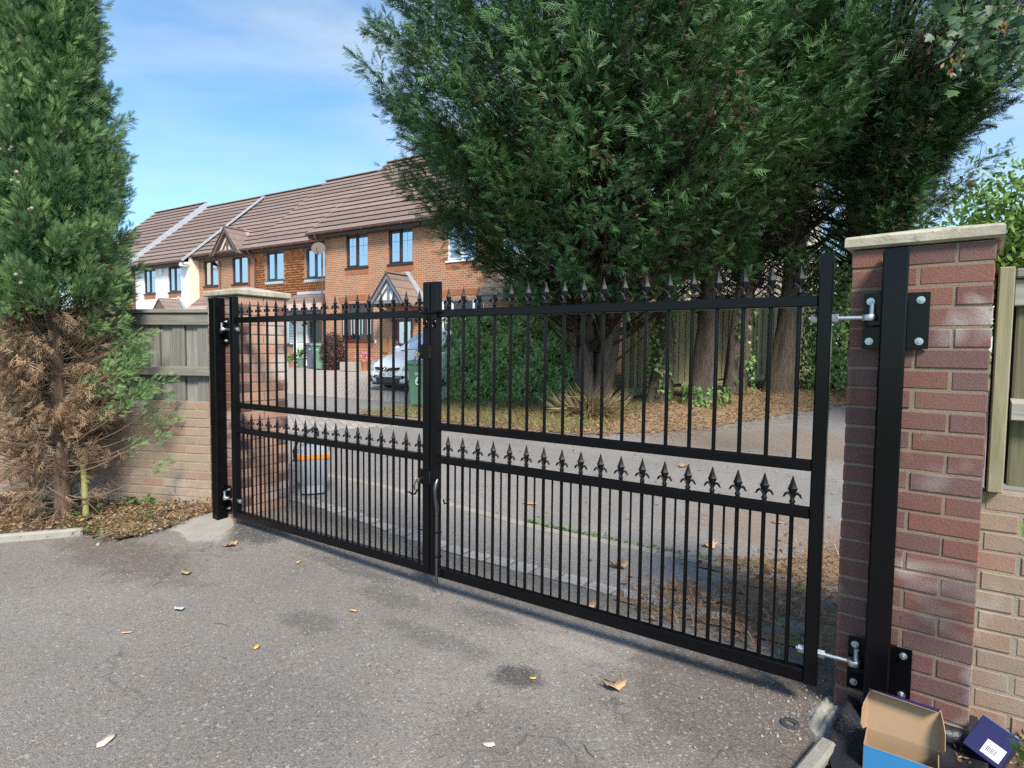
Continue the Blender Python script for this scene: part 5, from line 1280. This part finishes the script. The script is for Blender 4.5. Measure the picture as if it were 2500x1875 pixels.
    def fol(P, D, S, T_, nm, mat, fr):
        P, D, S, T_ = map(np.concatenate, (P, D, S, T_)); n = len(P); U = unit(np.random.default_rng(2).normal(0, 1, (n, 3)))
        vv = []; tt = []; ti = []; o_ = 0
        for q in range(len(fr)):
            m_ = np.arange(n) % len(fr) == q; tv, tq = fr[q]; v_, t_ = place(tv, tq, P[m_], D[m_], U[m_], S[m_]); vv.append(v_); tt.append(t_+o_); o_ += len(v_); ti.append(np.repeat(T_[m_], len(tv)))
        return mesh_np(nm, np.concatenate(vv), np.concatenate(tt), M[mat], t, np.concatenate(ti))
    fol(P, D, S, T, 'crown', 'cyp', [frond(8, ang=.55, w=.034, l0=.6, droop=.1, seed=40+i) for i in range(3)])
    fol(bp, bd, bs, bt, 'dead_foliage', 'cyp_brown', [frond(6, ang=.6, w=.035, l0=.5, droop=.6, seed=50+i) for i in range(2)])
    # cones
    mb = MB(); mb.lathe([(.004, -.013), (.0125, -.008), (.0145, 0), (.0125, .008), (.004, .013)], 7); me = mb.mesh('cone', 'all')
    for i in range(50):
        z = r.uniform(1.8, 4.4); a = r.uniform(-2.4, 1.0); rr = env(z)*.96
        for q in range(r.integers(1, 4)):
            link('cone', me, M['cone'], t, (np.cos(a)*rr+r.normal(0, .022), np.sin(a)*rr+r.normal(0, .022), z+r.normal(0, .02)), tuple(r.random(3)*3))
    # rubber tree tie and stake
    mb = MB(); mb.tube([(.068*math.cos(a), .068*math.sin(a), .62+.01*math.sin(a)) for a in np.linspace(0, 2*math.pi, 17)], .011, 6, cap=False); o = ob(mb, 'tree_tie', M['rubber'], smooth=True, loc=(bx, by, .03)); tag(o, 'black rubber tie round the cypress trunk', 'tree tie')
    mb = MB(); mb.tube([(0, 0, 0), (-.035, .01, .25), (-.085, .02, .56)], [.024, .023, .02], 10); o = ob(mb, 'tree_stake', M['stake'], smooth=True, loc=(bx+.14, by+.12, .03)); tag(o, 'leaning yellow-green wooden stake beside the cypress trunk', 'stake')
    mb = MB(); 
    prof = [(.0, 0), (.006, -.03), (.0, -.06), (-.012, -.085)]
    for i, (dx, z) in enumerate(prof): mb.v += [(dx-.011, -.004*i, z), (dx+.011, -.004*i, z)]
    for i in range(3): mb.f.append((2*i, 2*i+1, 2*i+3, 2*i+2)); mb.mi.append(0)
    o = ob(mb, 'plant_tag', M['white'], loc=(bx+.075, by-.075, .80)); md = o.modifiers.new('thick', 'SOLIDIFY'); md.thickness = .001; tag(o, 'curled white tag hanging on the cypress trunk', 'tag')
M['stake'] = mat_plain('mossy_stake', (.25, .24, .085), .9, var=.4, scale=12)
cypress()

# ------------------------------------------------------------------ ivy hedge, far fence, trunks' ivy
def ivy_hedge():
    r = np.random.default_rng(31); A = np.array([-5.02, 8.60]); B = np.array([-1.35, 9.45]); d = B-A; L = np.linalg.norm(d); d = d/L; n_ = np.array([-d[1], d[0]])
    t = thing('ivy_hedge', 'fence smothered in green ivy to the right of the silver car', 'hedge', (A[0], A[1], 0), math.atan2(d[1], d[0]))
    ob(MB().box(0, L, .12, .26, .0, 2.1), 'panel', M['fascia'], t)
    N = 9500; u = r.random(N)*L; z = .16+2.12*r.random(N)**.92; nx = .16*np.sin(u*2.3+z*3)+.13*np.sin(u*6.1-z*5)+.08*np.sin(u*13+z*11)
    face = r.random(N); y = -.14-.10*r.random(N)-nx*.8; top = face > .90; y = np.where(top, r.uniform(-.2, .3, N), y); z = np.where(top, 2.15+.16*r.random(N)+.08*np.sin(u*5), z)
    end = face < .06; u = np.where(end, -.12-.1*r.random(N), u); y = np.where(end, r.uniform(-.2, .6, N), y)
    P = np.stack([u, y, z], -1); Dn = np.stack([r.normal(0, .5, N), r.normal(-.1, .25, N), -np.ones(N)], -1); U = np.stack([r.normal(0, .4, N)-end*1., -np.ones(N), r.normal(.35, .4, N)], -1)
    v, q = place(*IVYL, P, Dn, U, .085*(.6+.8*r.random(N))); o = mesh_np('ivy_leaves', v, q, M['ivy'], t, np.repeat(np.where(r.random(N) < .035, .97, .80*r.random(N)**1.4), len(IVYL[0]))); o['kind'] = 'stuff'
ivy_hedge()
def far_fence():
    A = Vector((-1.30, 10.22)); B = Vector((2.15, 16.9)); d = B-A
    t = board_fence('board_fence', 'tall olive close-board fence behind the conifer trunks', (A.x, A.y, 0), math.atan2(d.y, d.x), d.length, 0., 1.95, boards=.108, mat='wood_far', cap=False, rails=(), posts=())
    # follow the rising ground
    for c in t.children:
        p = A+d.normalized()*c.location.x; c.location.z = float(G(p.x, p.y))+.18
    n = int(d.length/1.82)
    for i in range(n):
        p = A+d.normalized()*(i*1.82); ob(MB().bbox(i*1.82, i*1.82+1.80, -.02, .008, float(G(p.x, p.y))-.05, float(G(p.x, p.y))+.22, .004), 'gravel_board', M['wood_far'], t)
far_fence()
def trunk_ivy():
    r = np.random.default_rng(33)
    for nm, label, (x, y), z0, z1, rad, N in (('ivy', 'ivy climbing the conifer trunk left of the fence middle', (-.36, 9.95), .3, 2.9, .30, 900), ('ivy', 'ivy on the forked leaning conifer', (1.05, 11.7), .3, 2.6, .22, 500),
                                 ('ivy', 'thick ivy mass right of the sunlit conifer trunk', (2.75, 13.3), .3, 3.2, .85, 5200), ('ivy', 'ivy creeping at the foot of the straight bare conifer', (.62, 10.15), .3, .7, .45, 420)):
        a = r.uniform(0, 2*np.pi, N); z = r.uniform(z0, z1, N); rr = rad*((1+.12*r.random(N)) if rad < .5 else r.random(N)**.4*1.1*(1-.25*(z-z0)/(z1-z0))); keep = (np.sin(a*2+z*3)+r.normal(0, .6, N) > -.2) | (rad > .4)
        a, z, rr = a[keep], z[keep], rr[keep]; n = len(a)
        P = np.stack([x+np.cos(a)*rr, y+np.sin(a)*rr, z+float(G(x, y))-.3], -1); U = np.stack([np.cos(a), np.sin(a), .3+0*a], -1)+r.normal(0, .3, (n, 3)); Dn = np.stack([r.normal(0, .4, n), r.normal(0, .4, n), -np.ones(n)], -1)
        v, q = place(*IVYL, P, Dn, U, .09*(.6+.8*r.random(n))); o = mesh_np(nm, v, q, M['ivy'], None, np.repeat(.7*r.random(n)**1.6, len(IVYL[0]))); tag(o, label, 'ivy')
trunk_ivy()
def dry_clump():
    r = np.random.default_rng(35); N = 900; a = r.uniform(0, 2*np.pi, N); rr = .55*np.sqrt(r.random(N)); x, y = -.95, 7.75
    P = np.stack([x+np.cos(a)*rr, y+np.sin(a)*rr*.6, np.full(N, float(G(x, y))+.03)], -1); P[:, 2] += .5*(1-rr/.55)*r.random(N)
    D = np.stack([np.cos(a)*.8, np.sin(a)*.8, r.uniform(-.3, 1.2, N)], -1); v, q = place(*BLADE, P, D, r.normal(0, 1, (N, 3)), .3+.35*r.random(N))
    o = mesh_np('dry_grass_clump', v, q, M['straw'], None, np.repeat(r.random(N), 3)); tag(o, 'clump of dry strap-leaved grass at the foot of the leftmost conifer', 'grass clump')
dry_clump()

# ------------------------------------------------------------------ broadleaf trees on the right
def broadleaf(name, label, base, H, crown, nclump, per, leaf, tmpl, mat, seed, trunk_r, crad=.7, extra=(), group=None):
    r = np.random.default_rng(seed); bx, by = base; bz = float(G(bx, by)); t = thing(name, label, 'tree', (bx, by, bz), 0, group)
    (cx, cy, cz), (rx, ry, rz) = crown; C = []; br = [(np.stack([np.linspace(0, cx*.6, 6), np.linspace(0, cy*.6, 6), np.linspace(-.2, cz, 6)], -1), trunk_r, trunk_r*.5)]
    for i in range(nclump):
        d = unit(r.normal(0, 1, 3)); f = r.random()**.35; C.append(np.array([cx, cy, cz])+d*f*np.array([rx, ry, rz]))
    C += [np.array(e) for e in extra]
    P = []; D = []; U = []; T = []
    for i, c in enumerate(C):
        n = per; o = r.normal(0, crad*.5, (n, 3)); P.append(c+o); D.append(np.stack([r.normal(0, .6, n), r.normal(0, .6, n), r.normal(-.6, .4, n)], -1)); U.append(unit(r.normal(0, .55, (n, 3))+[0, 0, 1.]+o*.6)); T.append(np.clip(.4*r.random()+.6*r.random(n), 0, 1))
        p0 = np.array([cx*.5, cy*.5, cz*.55]); br.append((bez(p0, (p0+c)/2+[0, 0, .3], c, 6), trunk_r*.28, .01))
    P, D, U, T = map(np.concatenate, (P, D, U, T)); v, q = place(*tmpl, P, D, U, leaf*(.6+.7*r.random(len(P))))
    mesh_np('crown', v, q, M[mat], t, np.repeat(T, len(tmpl[0])))
    V, Q = tubes_np(br, 7); mesh_np('trunk', V, Q, M['bark'], t, smooth=True); return t
ex = []
for (x, y, z) in ((4.45, 3.95, 4.05), (4.62, 4.05, 4.30), (4.72, 4.15, 4.05), (4.85, 4.2, 4.35), (4.95, 4.25, 4.0), (5.1, 4.2, 4.5), (5.2, 4.3, 4.15), (4.75, 4.1, 3.85)): ex.append((x-9.4, y-8.2, z))
ts = broadleaf('sycamore_tree', 'sycamore with seed bunches reaching in at the top right', (9.4, 8.2), 9, ((-.4, 0, 5.9), (2.8, 2.6, 2.4)), 120, 48, .19, MAPLE, 'syc', 51, .2, .75)
def syc_branch():
    r = np.random.default_rng(52); P = []; br = []
    for e in ex:
        e = np.array(e); o = r.normal(0, .16, (22, 3)); P.append(e+o); br.append((bez(np.array([-2.6, -1.6, 4.9]), (np.array([-2.6, -1.6, 4.9])+e)/2+[0, 0, .1], e, 5), .014, .003))
    P = np.concatenate(P); n = len(P); D = np.stack([r.normal(-.3, .4, n), r.normal(-.3, .4, n), r.normal(-.8, .3, n)], -1); U = unit(np.stack([r.normal(-.1, .4, n), r.normal(-.8, .4, n), r.normal(.7, .4, n)], -1))
    v, q = place(*MAPLE, P, D, U, .10*(.7+.5*r.random(n))); mesh_np('low_branch_leaves', v, q, M['syc'], ts, np.repeat(r.random(n), len(MAPLE[0])))
    V, Q = tubes_np(br, 5); mesh_np('low_branches', V, Q, M['twig'], ts)
    S = []
    for e in ((4.36, 3.93, 3.86), (4.47, 3.97, 3.93), (4.72, 4.08, 4.15), (4.86, 4.12, 4.24), (5.0, 4.15, 4.05)):
        e = np.array(e)-np.array([9.4, 8.2, 0]); S.append(e+r.normal(0, .035, (16, 3)))
    S = np.concatenate(S); n = len(S); D = np.stack([r.normal(0, .4, n), r.normal(0, .4, n), -np.ones(n)], -1); v, q = place(*DIAM, S, D, r.normal(0, 1, (n, 3)), .045*(.8+.4*r.random(n))); mesh_np('seed_bunches', v, q, M['samara'], ts, np.repeat(r.random(n), 4))['kind'] = 'stuff'
syc_branch()
broadleaf('broadleaf_tree', 'bright yellow-green tree far behind the right brick pier', (7.6, 27.), 9, ((0, 0, 4.6), (4.0, 3.4, 2.9)), 150, 90, .24, OVAL, 'lime', 61, .25, 1.25)

# ------------------------------------------------------------------ shrubs and pots by the houses
def shrub_c():
    p = HP0+HU*(-5.75)+HN*(-.42); r = np.random.default_rng(71); z = float(G(p.x, p.y))
    t = thing('shrub', 'dark reddish shrub under the bow window of the brick house', 'shrub', (p.x, p.y, z))
    N = 2600; d = unit(r.normal(0, 1, (N, 3))); P = d*np.array([.62, .34, .72])*(.55+.5*r.random((N, 1))**.5)+[0, 0, .72]; P = P[P[:, 2] > .03]; N = len(P)
    v, q = place(*DIAM, P, r.normal(0, 1, (N, 3))+[0, 0, .4], r.normal(0, 1, (N, 3)), .085*(.6+.8*r.random(N))); mesh_np('leaves', v, q, M['copper'], t, np.repeat(r.random(N), 4))
    br = [(bez(np.array([r.normal(0, .12), r.normal(0, .08), 0]), np.array([r.normal(0, .2), r.normal(0, .1), .5]), np.array([r.normal(0, .4), r.normal(0, .2), 1.2]), 5), .014, .004) for _ in range(34)]
    V, Q = tubes_np(br, 5); mesh_np('stems', V, Q, M['twig'], t)
shrub_c()
def pot(label, s, v_, h, rad, mat, leafm, n, lz, seed):
    p = HP0+HU*s+HN*v_; r = np.random.default_rng(seed); z = float(G(p.x, p.y)); t = thing('potted_plant', label, 'potted plant', (p.x, p.y, z), 0, 'pots by the blue door')
    ob(MB().lathe([(rad*.75, 0), (rad, h*.85), (rad*1.1, h*.86), (rad*1.1, h), (rad*.9, h), (rad*.85, h*.9)], 14), 'pot', M[mat], t, True)
    P = unit(r.normal(0, 1, (n, 3)))*np.array([rad*1.4, rad*1.4, lz*.5])*r.random((n, 1))**.5+[0, 0, h+lz*.45]
    v, q = place(*OVAL, P, r.normal(0, .7, (n, 3))+[0, 0, .3], r.normal(0, .6, (n, 3))+[0, 0, 1], .12*(.6+.8*r.random(n))); mesh_np('leaves', v, q, M[leafm], t, np.repeat(r.random(n), len(OVAL[0])))
M['pot_green'] = mat_plain('green_glazed_pot', (.12, .19, .15), .5, var=.2); M['pot_terra'] = mat_plain('terracotta_pot', (.36, .16, .09), .8, var=.2); M['pot_white'] = mat_plain('white_pot', (.65, .65, .62), .6, var=.06)
pot('green pot with yellow-green leafy plant by the blue door', -8.2, .1, .42, .20, 'pot_green', 'lime', 130, .42, 81)
pot('terracotta pot with dark green plant by the white panel', -8.72, .1, .26, .16, 'pot_terra', 'weed', 90, .30, 82)
pot('small white pot, leftmost of the pots by the houses', -9.15, .1, .24, .12, 'pot_white', 'weed', 60, .24, 83)
def pink_flowers():
    p = HP0+HU*(-4.05)+HN*(-.35); r = np.random.default_rng(85); n = 60; P = r.normal(0, .09, (n, 3))+[0, 0, .62]; z = float(G(p.x, p.y))
    t = thing('flower_pot', 'pot of pink flowers beside the silver car bonnet', 'flower pot', (p.x, p.y, z))
    ob(MB().lathe([(.10, 0), (.14, .34), (.15, .35), (.15, .42), (.12, .42)], 12), 'pot', M['pot_terra'], t, True)
    v, q = place(*OVAL, P, r.normal(0, 1, (n, 3)), r.normal(0, 1, (n, 3)), .09*(.6+.6*r.random(n))); mesh_np('flowers', v, q, M['pink'], t, np.repeat(r.random(n), len(OVAL[0])))
M['pink'] = mat_leaf('pink_petal', (.6, .05, .15), (.8, .4, .45), .3)
pink_flowers()
def step_block():
    p = HP0+HU*(-4.55)+HN*(-.5); o = ob(MB().bbox(-.4, .4, -.28, .28, 0, .34, .01), 'storage_block', M['pavblock'], loc=(p.x, p.y, float(G(p.x, p.y))), rot=(0, 0, HTH)); tag(o, 'low brown block beside the reddish shrub', 'block')
step_block()

# ------------------------------------------------------------------ small conifer sprigs at the right edge
def right_shrub():
    r = np.random.default_rng(91); t = thing('conifer_shrub', 'bright green conifer shrub sprigs at the right edge over the boxes', 'shrub', (5.0, -.35, 0))
    P = []; D = []; br = []; base = np.array([.0, .0, .1])
    tips = [((4.50, -.34, .235), 120), ((4.53, -.36, .29), 120), ((4.56, -.32, .18), 120), ((4.56, -.37, .12), 110), ((4.60, -.30, .25), 110), ((4.49, -.19, .86), 50), ((4.56, -.20, .92), 60)]
    for tip, n in tips:
        e = np.array(tip)-[5.0, -.35, 0]; pts = bez(base, (base+e)/2+[0, 0, .06], e, 6); br.append((pts, .006, .002))
        ax = unit(e-base); k_ = r.random(n)**1.3; P.append(e-ax*(k_*.15)[:, None]+r.normal(0, .024, (n, 3))*(.4+k_[:, None])); D.append(ax*.7+r.normal(0, .5, (n, 3))+[0, 0, .3])
    P = np.concatenate(P); D = np.concatenate(D); n = len(P); fr = frond(9, ang=.6, w=.035, l0=.5, droop=.1, seed=4); v, q = place(*fr, P, D, r.normal(0, 1, (n, 3)), .055*(.6+.7*r.random(n)))
    mesh_np('foliage', v, q, M['shrubr'], t, np.repeat(r.random(n), len(fr[0]))); V, Q = tubes_np(br, 5); mesh_np('stems', V, Q, M['twig'], t)
M['shrubr'] = mat_leaf('bright_conifer_foliage', (.10, .20, .04), (.26, .38, .09), .25)
right_shrub()

# ------------------------------------------------------------------ litter, gravel, weeds, leaves
def scatter(name, label, cat, N, fn, tmpl, mat, size, lift=.012, flat=.3, seed=0, up=0., kind='stuff', dz=0.):
    r = np.random.default_rng(seed); x, y = fn(r, N); n = len(x); z = G(x, y)+dz
    P = np.stack([x, y, z+lift*r.random(n)], -1); D = np.stack([r.normal(0, 1, n), r.normal(0, 1, n), r.normal(up, flat, n)], -1); U = unit(np.stack([r.normal(0, flat, n), r.normal(0, flat, n), np.ones(n)], -1)+1e-3)
    v, q = place(*tmpl, P, D, U, size*(.5+.9*r.random(n))); o = mesh_np(name, v, q, M[mat], None, np.repeat(r.random(n), len(tmpl[0]))); tag(o, label, cat, kind=kind)
def in_poly(r, N, x0, x1, y0, y1, f):
    x = r.uniform(x0, x1, N); y = r.uniform(y0, y1, N); k_ = f(x, y, r); return x[k_], y[k_]
vedge = lambda x: np.where(x < .3, 5.75+.05*x, 6.1+np.clip(x-.3, 0, 9)*1.85)+.5*wob1(x)
NEEDLE = (np.array([(-.035, 0, 0), (.035, 0, 0), (.02, 1, .1), (-.02, 1, .1)], float), np.array([(0, 1, 2), (0, 2, 3)]))
scatter('leaf_litter', 'brown leaf litter under the conifers', 'leaf litter', 42000, lambda r, N: in_poly(r, N, -3.5, 7, 5.2, 16, lambda x, y, r: (y-vedge(x)+r.normal(0, .35, len(x)) > -.1) & (y < 15)), DIAM, 'litter', .05, .03, .4, 101, dz=.035)
scatter('needle_litter', 'fallen needles on the lane edge', 'needle litter', 14000, lambda r, N: in_poly(r, N, -2.5, 6, 4.6, 9.5, lambda x, y, r: np.abs(y-vedge(x)+.25) < np.abs(r.normal(0, .45, len(x)))), NEEDLE, 'needle', .10, .01, .1, 102, dz=.006)
scatter('verge_grass', 'thin dry grass on the verge before the ivy', 'grass', 15000, lambda r, N: in_poly(r, N, -5.1, -.2, 5.6, 9.0, lambda x, y, r: (y > vedge(x)-.1) & (r.random(len(x)) < .8)), BLADE, 'grass', .13, .01, .5, 103, up=1.0, dz=.03)
scatter('needle_litter', 'needle litter beside the right gate leaf on the lane side', 'needle litter', 10000, lambda r, N: in_poly(r, N, 2.6, 4.6, .35, 4.4, lambda x, y, r: x+r.normal(0, .16, len(x)) > np.where(y < 1.3, 3.2-.3*np.sin(y*3), 3.15+(y-1.5)*.9)), NEEDLE, 'needle', .075, .02, .3, 104, dz=.022)
scatter('leaf_litter', 'broken dry leaves among the needles by the right gate leaf', 'leaf litter', 1500, lambda r, N: in_poly(r, N, 2.6, 4.6, .35, 4.0, lambda x, y, r: x+r.normal(0, .2, len(x)) > np.where(y < 1.3, 3.2-.3*np.sin(y*3), 3.15+(y-1.5)*.9)), DIAM, 'litter', .045, .03, .5, 128, dz=.026)
scatter('leaf_litter', 'dry leaf litter in the bed below the cypress', 'leaf litter', 9000, lambda r, N: in_poly(r, N, -3.0, -.5, -1.8, .3, lambda x, y, r: y+r.normal(0, .05, len(x)) > np.where(x < -.95, -.76+(x+.95)*1.35, -.76+.35*(x+.95))), DIAM, 'litter', .030, .03, .5, 105, dz=.035)
scatter('leaf_litter', 'leaf litter at the foot of the right wall', 'leaf litter', 900, lambda r, N: in_poly(r, N, 4.2, 5.0, -.1, .22, lambda x, y, r: (x > 4.36) | (y < .02)), DIAM, 'litter', .020, .02, .6, 106, dz=.02)
scatter('weeds', 'low green weeds and ivy below the left wall', 'weeds', 420, lambda r, N: in_poly(r, N, -2.2, -.75, -.75, .1, lambda x, y, r: (np.sin(x*8)+np.sin(y*11+x*3)+r.normal(0, .4, len(x)) > .25)), IVYL, 'weed', .055, .07, .5, 107, dz=.04)
scatter('weeds', 'small green weeds beside the right gate stile', 'weeds', 120, lambda r, N: in_poly(r, N, 3.5, 4.0, .35, 1.3, lambda x, y, r: np.sin(x*19)+np.sin(y*13) > .7), IVYL, 'weed', .035, .04, .5, 108, dz=.03)
scatter('weeds', 'weeds along the pale kerb strip', 'weeds', 260, lambda r, N: (lambda x: (x, 1.47+np.abs(r.normal(0, .03, N))))(1.4+2.0*r.random(N)*r.random(N)+.2), IVYL, 'weed', .03, .02, .5, 109, dz=.004)
scatter('dry_stems', 'dry grass stems in the left bed by the pier', 'dry grass', 420, lambda r, N: in_poly(r, N, -1.3, -.55, -.75, -.1, lambda x, y, r: r.random(len(x)) < .9), BLADE, 'straw', .13, .02, .15, 110, dz=.04)
GRV = (np.array([(-.5, -.4, 0), (.5, -.35, 0), (.45, .4, 0), (-.4, .45, 0), (0, 0, .55), (.1, .1, -.3)], float), np.array([(0, 1, 4), (1, 2, 4), (2, 3, 4), (3, 0, 4), (1, 0, 5), (2, 1, 5), (3, 2, 5), (0, 3, 5)]))
def stones(name, label, N, fn, size, seed):
    r = np.random.default_rng(seed); x, y = fn(r, N); n = len(x); P = np.stack([x, y, G(x, y)+.002], -1); a = r.uniform(0, 6.28, n)
    v, q = place(*GRV, P, np.stack([np.cos(a), np.sin(a), 0*a], -1), np.tile([[0, 0, 1.]], (n, 1)), size*(.5+r.random(n)**2*1.3)); o = mesh_np(name, v, q, M['gravel'], None); tag(o, label, 'gravel', kind='stuff')
stones('gravel', 'loose grit scattered over the driveway', 1300, lambda r, N: in_poly(r, N, -.6, 4.1, -2.0, .45, lambda x, y, r: r.random(len(x)) < .9), .0055, 121)
stones('gravel', 'loose chippings by the right pier and gate', 170, lambda r, N: (lambda x, y: (x, y))(np.clip(3.85+r.normal(0, .16, N), 3.3, 4.0), -.05+r.normal(0, .26, N)), .009, 122)
stones('gravel', 'pale stones below the left wall', 260, lambda r, N: (np.clip(-1.0+r.normal(0, .3, N), -1.9, -.58), -.33+r.normal(0, .13, N)), .02, 123)
scatter('leaf_crumbs', 'crumbs of leaf strewn thinly over the lane', 'leaf litter', 1500, lambda r, N: in_poly(r, N, -3., 4.2, .7, 7, lambda x, y, r: r.random(len(x)) < .15+.10*np.clip(y-2+x*.8, 0, 8)), DIAM, 'litter', .035, .006, .3, 127, dz=.004)
scatter('leaf_crumbs', 'crumbs of dry leaf blown over the driveway', 'leaf litter', 420, lambda r, N: in_poly(r, N, -.7, 4.0, -1.9, .5, lambda x, y, r: r.random(len(x)) < .25+.6*((y > -.25) | (x < .2))), DIAM, 'litter', .014, .004, .35, 125, dz=.003)
scatter('needle_litter', 'dark needle crumbs drifted along the cypress bed edge', 'needle litter', 2600, lambda r, N: in_poly(r, N, -2.2, .1, -1.75, -.2, lambda x, y, r: np.abs(y+.82-np.where(x < -.95, (x+.95)*1.35, .35*(x+.95))) < np.abs(r.normal(0, .07, len(x)))), NEEDLE, 'needle', .03, .006, .1, 126, dz=.003)
def rubble():
    r = np.random.default_rng(131); V = []; n = 20
    for i in range(n+1):
        for j in range(n+1):
            u, v = i/n*2-1, j/n*2-1; x, y = 3.955+.075*u, -.02+.17*v; h = .03*max(0, 1-u*u-v*v)**.6; V.append((x, y, float(G(x, y))-.004+h*(.8+.5*math.sin(u*9+v*7)*math.cos(v*11))+(.004*r.normal() if h > .002 else 0)))
    Q = [(i*(n+1)+j, i*(n+1)+j+1, (i+1)*(n+1)+j+1, (i+1)*(n+1)+j) for i in range(n) for j in range(n)]
    o = mesh_np('mortar_rubble', V, np.array(Q), M['concrete'], smooth=True); tag(o, 'lump of broken mortar at the left foot of the right pier', 'rubble')
rubble()
def leaf(label, x, y, size, tm, mat, rz, curl=.35, group='fallen leaves on the driveway', nm='fallen_leaf'):
    tv, tq = tm; v = tv.copy(); v[:, 1] -= .5; c = curl*(v[:, 0]**2*2+.6*v[:, 1]**2)+.05*np.sin(v[:, 0]*9+rz)*np.cos(v[:, 1]*7)
    v[:, 2] = c; v = v*size; o = mesh_np(nm, v, tq, M[mat]); o.location = (x, y, float(G(x, y))+.006); o.rotation_euler = (.1*math.sin(rz*3), .1*math.cos(rz*5), rz)
    md = o.modifiers.new('thick', 'SOLIDIFY'); md.thickness = .0008; tag(o, label, 'leaf', group)
leaf('crumpled tan maple leaf, the largest on the driveway', 3.165, -.31, .10, MAPLE, 'leaf_tan', 1.1, .6)
leaf('orange lobed leaf on the dark patch near the left gate post', .20, -.25, .10, MAPLE, 'leaf_tan', 2.3, .6)
leaf('brown curled leaf left of the dark patch on the driveway', .45, -.68, .115, OVAL, 'leaf_tan', 1.2, .7)
leaf('pinkish leaf in the middle left of the driveway', 1.0, -1.25, .055, OVAL, 'leaf_pink', 2.6)
leaf('small yellow leaf in the middle of the driveway', 1.65, -.97, .05, OVAL, 'leaf_yel', .7, .8)
leaf('rust brown oval leaf nearest the oily streaks', 1.71, -.44, .075, OVAL, 'leaf_tan', 1.3, .3)
leaf('pale slender leaf at the bottom left of the driveway', 1.82, -1.67, .075, OVAL, 'leaf_pale', .35)
leaf('tiny yellow leaf on the round oil stain', 2.86, -.45, .035, OVAL, 'leaf_yel', 2.)
leaf('small orange leaf just in front of the left gate leaf', .88, -.17, .05, OVAL, 'leaf_tan', .4, .8)
leaf('small tan leaf at the bottom centre of the driveway', 2.96, -.91, .05, OVAL, 'leaf_pale', 1.9, .8)
leaf('scrap of pale blue plastic on the left of the driveway', .94, -.97, .09, OVAL, 'paper', 1.4, .9, group='scraps on the driveway', nm='plastic_scrap')
for i, (x, y, lb) in enumerate(((2.75, .36, 'tan leaf beyond the right gate leaf, in front of the granite setts'), (2.62, .98, 'big tan leaf between the granite setts and the pale kerb strip'),
        (3.3, .80, 'pale leaf on the needle litter close to the right stile'), (3.02, 1.75, 'tan leaf just beyond the pale kerb strip near the needle litter'), (1.35, 1.95, 'small tan leaf on the lane behind the gate meeting stiles'),
        (2.35, 3.3, 'tan leaf alone on the lane behind the right gate leaf'), (3.3, 2.7, 'brown leaf on the lane nearest the right stile'), (1.9, 4.6, 'tan leaf on the lane closest to the far verge'))):
    leaf(lb, x, y, .10+.03*(i % 3), MAPLE if i % 2 else OVAL, 'leaf_tan', i*1.3, .7, group='fallen leaves on the lane')
for (x, y, L, a, lb) in ((1.25, -.95, .10, .3, 'longest thin twig, right of the pale plastic scrap'), (.5, -.9, .07, 2., 'thin brown twig behind the brown curled leaf'), (2.75, -1.0, .06, 1., 'thin twig left of the small tan leaf at the bottom centre'), (3.3, -.75, .07, 2.6, 'thin twig below the largest maple leaf')):
    mb = MB(); mb.tube([(0, 0, .003), (L*.5, .006, .006), (L, -.004, .003)], .0022, 5); o = ob(mb, 'twig', M['twig'], loc=(x, y, float(G(x, y))+.002), rot=(0, 0, a)); tag(o, lb, 'twig', 'twigs on the driveway')
